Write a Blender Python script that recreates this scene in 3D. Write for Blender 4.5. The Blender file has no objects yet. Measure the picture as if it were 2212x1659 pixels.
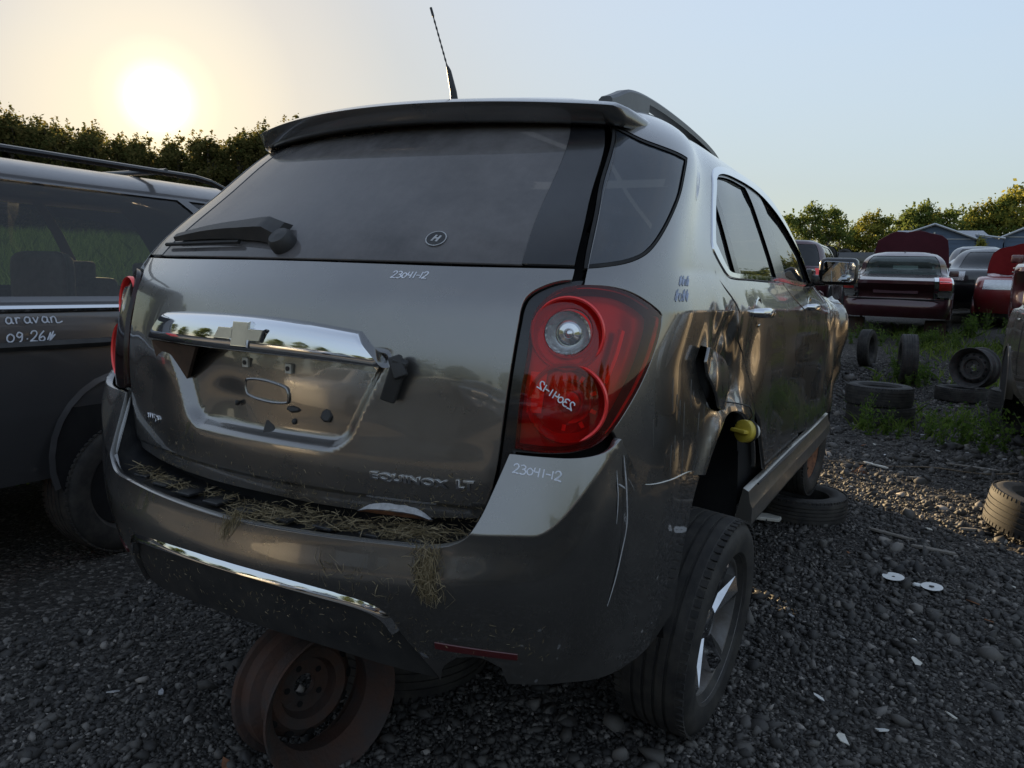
import bpy, bmesh, math, random
import numpy as np
from mathutils import Vector, Matrix, geometry
random.seed(7); rng=np.random.default_rng(7)
R=math.radians
scene=bpy.context.scene; COL=scene.collection
# ---------------------------------------------------------------- camera
GZ=.28                                   # the SUV's own frame sits this far above the yard
CAM=np.array([1.43,-1.36,1.156+GZ])
def cam_axes(y,p,r):
    f=np.array([math.sin(y)*math.cos(p),math.cos(y)*math.cos(p),math.sin(p)])
    rt=np.array([math.cos(y),-math.sin(y),0]); up=np.cross(rt,f); c,s=math.cos(r),math.sin(r)
    return c*rt+s*up,-s*rt+c*up,f
rt,up,fw=cam_axes(R(-28.6),R(-7.91),R(1.98))
cd=bpy.data.cameras.new('camera'); cam=bpy.data.objects.new('camera',cd); COL.objects.link(cam)
cam.matrix_world=Matrix(((rt[0],up[0],-fw[0],CAM[0]),(rt[1],up[1],-fw[1],CAM[1]),(rt[2],up[2],-fw[2],CAM[2]),(0,0,0,1)))
cd.sensor_width=36; cd.lens=36*1645/2212; cd.clip_start=.05; cd.clip_end=2000
scene.camera=cam
# ---------------------------------------------------------------- sky, sun, exposure
SUN_EL,SUN_AZ=R(10.7),R(-53.3)           # azimuth from +y towards +x
sd=Vector((math.sin(SUN_AZ)*math.cos(SUN_EL),math.cos(SUN_AZ)*math.cos(SUN_EL),math.sin(SUN_EL)))
w=bpy.data.worlds.new('World'); scene.world=w; w.use_nodes=True; nt=w.node_tree; nt.nodes.clear()
def wn(t,**k):
    n=nt.nodes.new(t)
    for a,b in k.items(): setattr(n,a,b)
    return n
sky=wn('ShaderNodeTexSky'); sky.sky_type='NISHITA'; sky.sun_disc=False; sky.sun_elevation=SUN_EL; sky.sun_rotation=SUN_AZ
sky.air_density=1.0; sky.dust_density=.7; sky.ozone_density=1.6; sky.altitude=200
bg=wn('ShaderNodeBackground'); bg.inputs[1].default_value=.15
bw=wn('ShaderNodeRGBToBW'); kk=wn('ShaderNodeMath',operation='ADD'); kk.inputs[1].default_value=.80; dv=wn('ShaderNodeMath',operation='DIVIDE'); dv.inputs[0].default_value=2.05   # bright parts of the sky rolled off as a camera does
gm=wn('ShaderNodeVectorMath',operation='SCALE'); hs=wn('ShaderNodeHueSaturation'); hs.inputs['Saturation'].default_value=.62
nt.links.new(sky.outputs[0],bw.inputs[0]); nt.links.new(bw.outputs[0],kk.inputs[0]); nt.links.new(kk.outputs[0],dv.inputs[1]); nt.links.new(dv.outputs[0],gm.inputs['Scale']); nt.links.new(gm.outputs[0],hs.inputs['Color'])
geo=wn('ShaderNodeTexCoord'); dt=wn('ShaderNodeVectorMath',operation='DOT_PRODUCT'); dt.inputs[1].default_value=sd
nt.links.new(geo.outputs['Generated'],dt.inputs[0])
cr=wn('ShaderNodeValToRGB'); el=cr.color_ramp.elements       # the sun and its aureole, seen in the sky
def cs(a): return math.cos(R(a))
mp=wn('ShaderNodeMapRange'); mp.inputs[1].default_value=cs(16); mp.inputs[2].default_value=1.0
nt.links.new(dt.outputs['Value'],mp.inputs[0]); nt.links.new(mp.outputs[0],cr.inputs[0])
f=lambda a:(cs(a)-cs(16))/(1-cs(16))
el[0].position=0; el[0].color=(0,0,0,1); el[1].position=f(9); el[1].color=(.018,.012,.004,1)
for a,c in((6,(.045,.034,.012)),(4,(.060,.045,.016)),(2.6,(.10,.082,.035)),(1.9,(.19,.165,.09)),(1.35,(1.2,1.1,.9)),(.9,(5,4.8,4.2))):
    e=el.new(f(a)); e.color=c+(1,)
tb=wn('ShaderNodeTexNoise'); tb.inputs['Scale'].default_value=2.2; tb.inputs['Detail'].default_value=5   # thin high cloud
mpg=wn('ShaderNodeMapping'); mpg.inputs['Scale'].default_value=(1,1,5); nt.links.new(geo.outputs['Generated'],mpg.inputs[0]); nt.links.new(mpg.outputs[0],tb.inputs[0])
rc=wn('ShaderNodeMapRange'); rc.inputs[1].default_value=.45; rc.inputs[2].default_value=.8; rc.inputs[3].default_value=0; rc.inputs[4].default_value=.22
nt.links.new(tb.outputs[0],rc.inputs[0])
SKY_TINT=wn('ShaderNodeMix',data_type='RGBA',blend_type='MIX'); SKY_TINT.inputs[7].default_value=(1.8,1.9,2.0,1)
nt.links.new(sky.outputs[0],gm.inputs[0]); nt.links.new(rc.outputs[0],SKY_TINT.inputs[0]); nt.links.new(hs.outputs[0],SKY_TINT.inputs[6])
add=wn('ShaderNodeMix',data_type='RGBA',blend_type='ADD'); add.inputs[0].default_value=1
sc=wn('ShaderNodeVectorMath',operation='SCALE'); sc.inputs['Scale'].default_value=10
nt.links.new(cr.outputs[0],sc.inputs[0]); nt.links.new(SKY_TINT.outputs[2],add.inputs[6]); nt.links.new(sc.outputs[0],add.inputs[7])
out=wn('ShaderNodeOutputWorld'); nt.links.new(add.outputs[2],bg.inputs[0]); nt.links.new(bg.outputs[0],out.inputs[0])
sl=bpy.data.lights.new('sun','SUN'); sl.energy=5.0; sl.angle=R(.5); sl.color=(1,.74,.42)
so=bpy.data.objects.new('sun',sl); COL.objects.link(so); so.rotation_euler=sd.to_track_quat('Z','Y').to_euler()
vs=scene.view_settings; vs.view_transform='Standard'; vs.look='None'; vs.exposure=1.32; vs.gamma=1; vs.use_curve_mapping=False
scene.cycles.use_denoising=True; scene.cycles.max_bounces=8; scene.cycles.transparent_max_bounces=16
scene.cycles.caustics_reflective=False; scene.cycles.caustics_refractive=False; scene.cycles.sample_clamp_indirect=4
# ---------------------------------------------------------------- materials
MATS={}
def mat(name,col=(.5,.5,.5),rough=.5,metal=0.,coat=0.,spec=.5,coat_rough=.05,var=0.,vscale=8.,col2=None,bump=0.,bscale=60.,rvar=0.,trans=0.,alpha=1.,detail=6.,stretch=None,aniso=None):
    m=bpy.data.materials.new(name); m.use_nodes=True; n=m.node_tree.nodes; l=m.node_tree.links
    p=n['Principled BSDF']; I=p.inputs
    I['Base Color'].default_value=tuple(col)+(1,); I['Roughness'].default_value=rough; I['Metallic'].default_value=metal
    I['Coat Weight'].default_value=coat; I['Coat Roughness'].default_value=coat_rough; I['Specular IOR Level'].default_value=spec
    I['Coat IOR'].default_value=1.65; I['Transmission Weight'].default_value=trans; I['Alpha'].default_value=alpha
    if var or bump or rvar:
        tc=n.new('ShaderNodeTexCoord'); co=tc.outputs['Object']
        if stretch:
            mp=n.new('ShaderNodeMapping'); mp.inputs['Scale'].default_value=stretch; l.new(co,mp.inputs[0]); co=mp.outputs[0]
    if var or rvar:
        t=n.new('ShaderNodeTexNoise'); t.inputs['Scale'].default_value=vscale; t.inputs['Detail'].default_value=detail; t.inputs['Roughness'].default_value=.62; l.new(co,t.inputs[0])
        r=n.new('ShaderNodeMapRange'); r.inputs[1].default_value=.38; r.inputs[2].default_value=.66; l.new(t.outputs[0],r.inputs[0])
    if var:
        x=n.new('ShaderNodeMix'); x.data_type='RGBA'; x.inputs[6].default_value=tuple(col)+(1,); x.inputs[7].default_value=tuple(col2 or [c*.5 for c in col])+(1,)
        s=n.new('ShaderNodeMath'); s.operation='MULTIPLY'; s.inputs[1].default_value=var; l.new(r.outputs[0],s.inputs[0]); l.new(s.outputs[0],x.inputs[0]); l.new(x.outputs[2],I['Base Color'])
    if rvar:
        q=n.new('ShaderNodeMapRange'); q.inputs[3].default_value=max(0,rough-rvar); q.inputs[4].default_value=rough+rvar; l.new(r.outputs[0],q.inputs[0]); l.new(q.outputs[0],I['Roughness'])
    if bump:
        b=n.new('ShaderNodeTexNoise'); b.inputs['Scale'].default_value=bscale; b.inputs['Detail'].default_value=4; l.new(co,b.inputs[0])
        u=n.new('ShaderNodeBump'); u.inputs['Strength'].default_value=bump; u.inputs['Distance'].default_value=.01; l.new(b.outputs[0],u.inputs['Height']); l.new(u.outputs[0],I['Normal'])
    MATS[name]=m; return m
def glass(name,tint,refl=1.,dust=0.,dustcol=(.30,.30,.31),rough=.02,dscale=6.,stretch=None,ior=1.55):
    # a pane: tinted see-through, a fresnel reflection, a film of dust
    m=bpy.data.materials.new(name); m.use_nodes=True; n=m.node_tree.nodes; l=m.node_tree.links; n.clear()
    o=n.new('ShaderNodeOutputMaterial'); t=n.new('ShaderNodeBsdfTransparent'); t.inputs[0].default_value=tuple(tint)+(1,)
    g=n.new('ShaderNodeBsdfGlossy'); g.inputs['Roughness'].default_value=rough; g.inputs[0].default_value=(.95*refl,)*3+(1,)
    fr=n.new('ShaderNodeFresnel'); fr.inputs[0].default_value=ior
    a=n.new('ShaderNodeMixShader'); l.new(fr.outputs[0],a.inputs[0]); l.new(t.outputs[0],a.inputs[1]); l.new(g.outputs[0],a.inputs[2])
    if dust:
        d=n.new('ShaderNodeBsdfDiffuse'); d.inputs[0].default_value=tuple(dustcol)+(1,)
        tc=n.new('ShaderNodeTexCoord'); z=n.new('ShaderNodeTexNoise'); z.inputs['Scale'].default_value=dscale; z.inputs['Detail'].default_value=8; z.inputs['Roughness'].default_value=.7
        co=tc.outputs['Object']
        if stretch:
            mp=n.new('ShaderNodeMapping'); mp.inputs['Scale'].default_value=stretch; l.new(co,mp.inputs[0]); co=mp.outputs[0]
        l.new(co,z.inputs[0]); r=n.new('ShaderNodeMapRange'); r.inputs[1].default_value=.3; r.inputs[2].default_value=.75; r.inputs[3].default_value=dust*.35; r.inputs[4].default_value=dust; l.new(z.outputs[0],r.inputs[0])
        b=n.new('ShaderNodeMixShader'); l.new(r.outputs[0],b.inputs[0]); l.new(a.outputs[0],b.inputs[1]); l.new(d.outputs[0],b.inputs[2]); a=b
    l.new(a.outputs[0],o.inputs[0]); MATS[name]=m; return m
# ---------------------------------------------------------------- objects
def link(name,me,mtl=None,parent=None):
    o=bpy.data.objects.new(name,me); COL.objects.link(o)
    if me is not None and mtl is not None and not me.materials: me.materials.append(mtl)
    if parent is not None: o.parent=parent
    return o
def tag(o,label,cat,group=None,kind=None):
    if label: o['label']=label
    if cat: o['category']=cat
    if group: o['group']=group
    if kind: o['kind']=kind
    return o
def empty(name,loc=(0,0,0),rot=(0,0,0)):
    o=bpy.data.objects.new(name,None); COL.objects.link(o); o.location=loc; o.rotation_euler=rot; o.empty_display_size=.1; return o
def mesh(name,V,F,smooth=True,normals=None):
    me=bpy.data.meshes.new(name); me.from_pydata([tuple(map(float,v)) for v in V],[],[tuple(map(int,f)) for f in F])
    if smooth: me.polygons.foreach_set('use_smooth',[True]*len(me.polygons))
    me.update()
    if normals is not None: me.normals_split_custom_set_from_vertices([tuple(map(float,n)) for n in normals])
    return me
def fastmesh(name,V,F):
    V=np.ascontiguousarray(V,dtype=np.float32); F=np.ascontiguousarray(F,dtype=np.int32); me=bpy.data.meshes.new(name); k=F.shape[1]
    me.vertices.add(len(V)); me.vertices.foreach_set('co',V.ravel()); me.loops.add(F.size); me.loops.foreach_set('vertex_index',F.ravel())
    me.polygons.add(len(F)); me.polygons.foreach_set('loop_start',np.arange(0,F.size,k,dtype=np.int32)); me.polygons.foreach_set('loop_total',np.full(len(F),k,dtype=np.int32))
    me.update(calc_edges=True); return me
class MB:
    # collects shapes into one mesh
    def __init__(s): s.V=[];s.F=[]
    def add(s,V,F):
        o=len(s.V); s.V+= [tuple(v) for v in V]; s.F+=[tuple(i+o for i in f) for f in F]; return s
    def box(s,c,d,rot=None,bev=0.):
        a=np.array(d)/2.; V=[];
        if bev<=0:
            V=[(x*a[0],y*a[1],z*a[2]) for x in(-1,1) for y in(-1,1) for z in(-1,1)]
            F=[(0,1,3,2),(4,6,7,5),(0,4,5,1),(2,3,7,6),(0,2,6,4),(1,5,7,3)]
        else:
            bm=bmesh.new(); bmesh.ops.create_cube(bm,size=1); bmesh.ops.scale(bm,vec=d,verts=bm.verts)
            bmesh.ops.bevel(bm,geom=bm.edges[:],offset=bev,segments=3,profile=.6,affect='EDGES'); bm.verts.index_update()
            V=[tuple(v.co) for v in bm.verts]; F=[[v.index for v in f.verts] for f in bm.faces]; bm.free()
        V=np.array(V)
        if rot is not None: V=V@np.array(rot).T
        return s.add(V+np.array(c),F)
    def tube(s,pts,r,n=8,cap=True):
        P=np.array(pts,float); m=len(P); rr=np.full(m,r) if np.isscalar(r) else np.array(r); V=[];F=[]
        t=np.gradient(P,axis=0); t/=np.linalg.norm(t,axis=1,keepdims=True)+1e-12
        a=np.array([0,0,1.]) if abs(t[0][2])<.9 else np.array([1.,0,0])
        for i in range(m):
            b=np.cross(t[i],a); b/=np.linalg.norm(b)+1e-12; a=np.cross(b,t[i])
            for k in range(n):
                q=2*math.pi*k/n; V.append(P[i]+rr[i]*(math.cos(q)*b+math.sin(q)*a))
        for i in range(m-1):
            for k in range(n): F.append((i*n+k,i*n+(k+1)%n,(i+1)*n+(k+1)%n,(i+1)*n+k))
        if cap: F+= [tuple(range(n))[::-1],tuple(range((m-1)*n,m*n))]
        return s.add(V,F)
    def lathe(s,prof,n=32,M=None,close=False):
        # profile of (radius, height) about local z
        V=[];F=[];m=len(prof)
        for k in range(n):
            q=2*math.pi*k/n
            for r,h in prof: V.append((r*math.cos(q),r*math.sin(q),h))
        for k in range(n):
            k2=(k+1)%n
            for i in range(m if close else m-1):
                j=(i+1)%m; F.append((k*m+i,k2*m+i,k2*m+j,k*m+j))
        V=np.array(V)
        if M is not None: V=V@np.array(M)[:3,:3].T+np.array(M)[:3,3]
        return s.add(V,F)
    def prism(s,poly,h,M=None,h0=0.,bev=0.):
        # polygon in local xy, extruded along z, optional chamfer of the top
        n=len(poly); P=np.array(poly,float); V=[(x,y,h0) for x,y in P]
        if bev:
            c=P.mean(0); Q=inset(P,bev); V+=[(x,y,h-bev) for x,y in P]+[(x,y,h) for x,y in Q]; L=3
        else: V+=[(x,y,h) for x,y in P]; L=2
        F=[]
        for r in range(L-1):
            for i in range(n): j=(i+1)%n; F.append((r*n+i,r*n+j,(r+1)*n+j,(r+1)*n+i))
        F.append(tuple(range((L-1)*n,L*n))); F.append(tuple(range(n))[::-1])
        V=np.array(V)
        if M is not None: V=V@np.array(M)[:3,:3].T+np.array(M)[:3,3]
        return s.add(V,F)
    def mesh(s,name,smooth=True,angle=35):
        me=mesh(name,s.V,s.F,smooth)
        if smooth and angle: me.set_sharp_from_angle(angle=R(angle))
        return me
    def obj(s,name,m,parent=None,smooth=True,angle=35): return link(name,s.mesh(name,smooth,angle),m,parent)
def inset(P,d):
    P=np.asarray(P,float); n=len(P); a=.5*np.sum(P[:,0]*np.roll(P[:,1],-1)-np.roll(P[:,0],-1)*P[:,1]); s=1 if a>0 else -1
    e=np.roll(P,-1,0)-P; e/=np.linalg.norm(e,axis=1,keepdims=True)+1e-12; nn=np.stack([-e[:,1],e[:,0]],1)*s
    m=nn+np.roll(nn,1,0); m/=np.linalg.norm(m,axis=1,keepdims=True)+1e-12; c=np.clip((m*nn).sum(1),.45,1)
    return P+m*(d/c)[:,None]
def frame(o,z,x):
    z=np.array(z,float); z/=np.linalg.norm(z); x=np.array(x,float); x=x-z*(x@z); x/=np.linalg.norm(x); y=np.cross(z,x)
    M=np.eye(4); M[:3,0]=x;M[:3,1]=y;M[:3,2]=z;M[:3,3]=o; return M
def smooth_loop(P,step,closed=True,ang=38):
    # Catmull-Rom through the points, keeping sharp corners
    P=[np.array(p,float) for p in P]; n=len(P); sharp=[]
    for i in range(n):
        if not closed and i in(0,n-1): sharp.append(True); continue
        a=P[i]-P[i-1]; b=P[(i+1)%n]-P[i]; c=a@b/(np.linalg.norm(a)*np.linalg.norm(b)+1e-12); sharp.append(c<math.cos(R(ang)))
    o=[]; rngi=range(n if closed else n-1)
    for i in rngi:
        p1=P[i];p2=P[(i+1)%n]; p0=P[i-1] if not sharp[i] else 2*p1-p2; p3=P[(i+2)%n] if not sharp[(i+1)%n] else 2*p2-p1
        L=np.linalg.norm(p2-p1); l0=np.linalg.norm(p1-p0);l3=np.linalg.norm(p3-p2)
        m1=(p2-p0)/(l0+L+1e-12)*L; m2=(p3-p1)/(l3+L+1e-12)*L
        k=max(1,int(math.ceil(L/step)))
        for j in range(k):
            t=j/k; o.append((2*t**3-3*t*t+1)*p1+(t**3-2*t*t+t)*m1+(-2*t**3+3*t*t)*p2+(t**3-t*t)*m2)
    if not closed: o.append(P[-1])
    return np.array(o)
def inside(P,poly):
    x,y=P[:,0],P[:,1]; r=np.zeros(len(P),bool); q=np.asarray(poly); n=len(q); j=n-1
    for i in range(n):
        yi,yj=q[i,1],q[j,1]; c=((yi>y)!=(yj>y)); xx=(q[j,0]-q[i,0])*(y-yi)/((yj-yi) if yj!=yi else 1e-12)+q[i,0]
        r^=c&(x<xx); j=i
    return r
def segdist(P,poly):
    a=np.asarray(poly); b=np.roll(a,-1,0); d=np.full(len(P),1e9)
    for p,q in zip(a,b):
        e=q-p; t=np.clip(((P-p)@e)/(e@e+1e-12),0,1); d=np.minimum(d,np.linalg.norm(P-(p+t[:,None]*e),axis=1))
    return d
def patch(name,S,outer,m,parent,holes=(),off=0.,h=.03,gap=.0022,thick=.014,disp=None,extra=None,flip=False,sm=True,rim=True):
    # a panel cut out of surface S: outline in (u,v), real thickness at its edges
    step=h*.55
    O=smooth_loop(outer,step) if sm else np.array(outer,float)
    O=inset(O,gap); H=[inset(smooth_loop(q,step) if sm else np.array(q),-gap) for q in holes]
    lo,hi=O.min(0),O.max(0); xs=np.arange(lo[0],hi[0],h); ys=np.arange(lo[1],hi[1],h*.87)
    G=np.array([(x+(h*.5 if j%2 else 0),y) for j,y in enumerate(ys) for x in xs])
    if extra is not None: G=np.concatenate([G[segdist2(G,extra)>h*.35],extra]) if len(G) else extra
    if len(G):
        k=inside(G,O)&(segdist(G,O)>h*.33)
        for q in H: k&=~inside(G,q)&(segdist(G,q)>h*.33)
        G=G[k]
    loops=[O]+H; pts=[];edges=[]
    for L in loops:
        o=len(pts); pts+=[tuple(p) for p in L]; edges+=[(o+i,o+(i+1)%len(L)) for i in range(len(L))]
    nb=len(pts); pts+=[tuple(g) for g in G]
    r=geometry.delaunay_2d_cdt([Vector(p) for p in pts],edges,[],0,1e-6)
    UV=np.array([tuple(v) for v in r[0]]); F=np.array([f for f in r[2] if len(f)==3])
    c=UV[F].mean(1); k=inside(c,O)
    for q in H: k&=~inside(c,q)
    F=F[k]; e1=UV[F[:,1]]-UV[F[:,0]]; e2=UV[F[:,2]]-UV[F[:,0]]; neg=(e1[:,0]*e2[:,1]-e1[:,1]*e2[:,0])<0; F[neg]=F[neg][:,::-1]
    if flip: UV=UV*np.array([-1,1]); F=F[:,::-1]; loops=[L*np.array([-1,1]) for L in loops]
    def f(u,v):
        P=S.P(u,v); d=off+(disp(u,v,P) if disp else 0.)
        if np.isscalar(d) and d==0: return P
        return P+S.N(u,v)*(d if np.isscalar(d) else d[...,None])
    V=f(UV[:,0],UV[:,1]); N=S.N(UV[:,0],UV[:,1],f); FF=[tuple(t) for t in F]
    Vs=[V];Ns=[N];o=len(V)
    if rim:
        for q,L in enumerate(loops):
            B=f(L[:,0],L[:,1]); n=S.N(L[:,0],L[:,1],f); t=np.roll(B,-1,0)-np.roll(B,1,0); t/=np.linalg.norm(t,axis=1,keepdims=True)+1e-12
            b=np.cross(t,n); a2=.5*np.sum(L[:,0]*np.roll(L[:,1],-1)-np.roll(L[:,0],-1)*L[:,1]); 
            if (a2<0)!=(q>0): b=-b
            k=len(L); R0=B; R1=B+b*.0012-n*.0008; R2=B+b*.0016-n*thick; s2=(n+b)/1.4142
            Vs+=[R0,R1,R1,R2];Ns+=[n,s2,s2,b]
            ccw=(a2>0)
            for ra,rb in((0,1),(2,3)):
                for i in range(k):
                    j=(i+1)%k; fc=(o+ra*k+i,o+rb*k+i,o+rb*k+j,o+ra*k+j)
                    FF.append(fc if ccw else fc[::-1])
            o+=4*k
    me=mesh(name,np.concatenate(Vs),FF,True,np.concatenate(Ns))
    return link(name,me,m,parent)
def segdist2(G,E):
    d=np.full(len(G),1e9)
    for i in range(0,len(G),4000):
        d[i:i+4000]=np.sqrt(((G[i:i+4000,None]-E[None])**2).sum(-1)).min(1)
    return d
def gridpatch(name,S,us,vs,m,parent,off=0.,disp=None,keep=None):
    U,Vv=np.meshgrid(us,vs)
    def f(u,v):
        P=S.P(u,v); d=off+(disp(u,v,P) if disp else 0.)
        return P+S.N(u,v)*(d if np.isscalar(d) else d[...,None])
    P=f(U,Vv).reshape(-1,3); N=S.N(U,Vv,f).reshape(-1,3); a,b=U.shape; F=[]
    CU,CV=np.meshgrid(.5*(us[1:]+us[:-1]),.5*(vs[1:]+vs[:-1])); kk=np.ones(CU.size,bool) if keep is None else keep(CU.ravel(),CV.ravel()); kk=kk.reshape(CU.shape)
    for j in range(a-1):
        for i in range(b-1):
            if kk[j,i]: F.append((j*b+i,j*b+i+1,(j+1)*b+i+1,(j+1)*b+i))
    return link(name,mesh(name,P,F,True,N),m,parent)
def copy_tree(o,parent=None):
    c=o.copy(); COL.objects.link(c); c.parent=parent
    for ch in o.children: copy_tree(ch,c)
    return c
def aim(o,parent_m): o.matrix_local=Matrix(parent_m.tolist()); return o
# ---- spline surfaces (car frame: x right, y forward, z up; metres) ----
def nat(t,Y):
    n=len(t);h=np.diff(t);A=np.zeros((n,n));B=np.zeros((n,)+Y.shape[1:])
    A[0,0]=A[-1,-1]=1
    for i in range(1,n-1):
        A[i,i-1]=h[i-1];A[i,i]=2*(h[i-1]+h[i]);A[i,i+1]=h[i]
        B[i]=6*((Y[i+1]-Y[i])/h[i]-(Y[i]-Y[i-1])/h[i-1])
    return np.linalg.solve(A,B.reshape(n,-1)).reshape(B.shape)
def sp(t,Y,M,x):
    x=np.asarray(x,float);i=np.clip(np.searchsorted(t,x)-1,0,len(t)-2);h=t[i+1]-t[i]
    a=(t[i+1]-x)/h;b=1-a
    sh=(-1,)+(1,)*(Y.ndim-1)
    a=a.reshape(sh);b=b.reshape(sh);h=h.reshape(sh)
    return a*Y[i]+b*Y[i+1]+((a**3-a)*M[i]+(b**3-b)*M[i+1])*h*h/6
class Surf:
    # bicubic surface through a table of points, sampled to a fine grid and read by bicubic-ish lookup
    def __init__(s,T,ul,vl,n=(420,240)):
        T=np.array(T,float)                      # [v][u][3]
        cum=lambda P:np.concatenate([[0],np.cumsum(np.linalg.norm(np.diff(P,axis=0),axis=1))])
        s.tu=cum(T[ul]);s.tv=cum(T[:,vl])
        M=nat(s.tv,T)
        s.gu=np.linspace(0,s.tu[-1],n[0]);s.gv=np.linspace(0,s.tv[-1],n[1])
        A=sp(s.tv,T,M,s.gv)                      # [gv][u][3]
        A=np.swapaxes(A,0,1);k=3;B=A[1:k+1][::-1].copy();B[...,0]*=-1;A=np.concatenate([B,A])   # mirrored stations keep the middle smooth
        tu=np.concatenate([-s.tu[1:k+1][::-1],s.tu]);M2=nat(tu,A)
        s.G=np.swapaxes(sp(tu,A,M2,s.gu),0,1)    # [gv][gu][3]
        s.m=(s.tu[-1],s.tv[-1])
    def P(s,u,v):
        u=np.asarray(u,float);v=np.asarray(v,float);sg=np.where(u<0,-1.0,1.0);u=np.abs(u)
        n=s.G.shape;fu=np.clip(u/s.m[0]*(n[1]-1),0,n[1]-1.0001);fv=np.clip(v/s.m[1]*(n[0]-1),0,n[0]-1.0001)
        i=fu.astype(int);j=fv.astype(int);a=(fu-i)[...,None];b=(fv-j)[...,None]
        def w(t):return (-.5*t+t*t-.5*t**3,1-2.5*t*t+1.5*t**3,.5*t+2*t*t-1.5*t**3,-.5*t*t+.5*t**3)
        wa=w(a);wb=w(b);R=0
        for q in range(4):
            jj=np.clip(j+q-1,0,n[0]-1);r=0
            for p in range(4):
                ii=i+p-1;mir=(ii<0);ii=np.clip(np.abs(ii),0,n[1]-1)
                g=s.G[jj,ii].copy();g[...,0]*=np.where(mir,-1,1);r=r+wa[p]*g
            R=R+wb[q]*r
        R[...,0]*=sg
        return R
    def N(s,u,v,f=None,e=.003):
        f=f or s.P
        u=np.asarray(u,float);v=np.asarray(v,float)
        n=np.cross(f(u+e,v)-f(u-e,v),f(u,v+e)-f(u,v-e));return n/(np.linalg.norm(n,axis=-1,keepdims=True)+1e-12)
XS=np.array([0,.25,.5,.669,.77,.84,.88])/.905
YO=np.array([0,.018,.071,.122,.166,.23,.32])
def ring(z,Yc,W,ys,xs,zs=None,ko=1.0):
    P=[(XS[i]*W,Yc+YO[i]*ko,z) for i in range(7)]
    for j,(y,x) in enumerate(zip(ys,xs)):P.append((x,y,z if zs is None else zs[j]))
    return P
LY=(.58,.9,1.4,2.0,2.6,3.1,3.6,4.1,4.45)
def low(z,Yc,W,Yf,fx):
    return ring(z,Yc,W,LY+(Yf,),(W*.993,W,W+.004,W+.008,W+.014,W+.02,W+.022,W-.02,fx,0))
T=[low(.10,.05,.85,4.5,.62),low(.30,.0,.89,4.55,.66),low(.55,-.03,.905,4.66,.70),low(.80,-.05,.906,4.68,.70),low(1.0,-.035,.897,4.55,.66),
 ring(1.19,.054,.878,(.62,.93,1.4,1.95,2.45,2.85,3.12,3.32,3.43,3.47),(.872,.872,.870,.870,.870,.865,.83,.71,.44,0)),
 ring(1.40,.29,.845,(.87,1.12,1.45,1.9,2.3,2.6,2.82,2.94,3.0,3.02),(.808,.808,.806,.806,.804,.797,.755,.63,.39,0)),
 ring(1.56,.475,.785,(1.01,1.22,1.5,1.82,2.08,2.28,2.40,2.48,2.53,2.55),(.745,.742,.74,.738,.734,.725,.67,.56,.35,0)),
 ring(1.665,.66,.63,(1.12,1.3,1.52,1.76,1.96,2.12,2.21,2.26,2.29,2.3),(.617,.615,.612,.607,.6,.58,.52,.41,.26,0),None,.8),
 ring(1.71,.9,.0,(1.2,1.33,1.5,1.7,1.85,1.95,2.0,2.02,2.04,2.05),(0,)*10,None,.5)]
BODY=Surf(T,4,9)

def sst(a,b,x):
    t=np.clip((x-a)/(b-a),0,1);return t*t*(3-2*t)
class Bumper:
    # the rear bumper cover: the body surface pushed outward below a crease that climbs towards the lamp
    m=(1.6,.80)
    def zc(s,u):return .612+.235*sst(.715,.925,np.abs(u))-.03*(1-sst(0,.6,np.abs(u)))
    def P(s,u,v):
        B=BODY.P(u,v);a=np.abs(u)
        t=BODY.P(np.asarray(u)+.01,v)-BODY.P(np.asarray(u)-.01,v)
        n=np.stack([t[...,1],-t[...,0],0*t[...,0]],-1);n/=np.linalg.norm(n,axis=-1,keepdims=True)+1e-9
        D=.105-.050*sst(.45,.85,a)-.051*sst(.80,1.0,a)
        z=B[...,2];zc=s.zc(u);zt=zc+.19
        up=np.clip(1-(z-zc)/.185,0,1)
        dn=1+.26*sst(0,.15,zc-z)*1.-.72*np.clip((zc-z-.10)/.36,0,1)**1.5
        d=D*np.where(z>zc,up,dn)
        return B+n*d[...,None]
    N=Surf.N
BUMP=Bumper()
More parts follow.
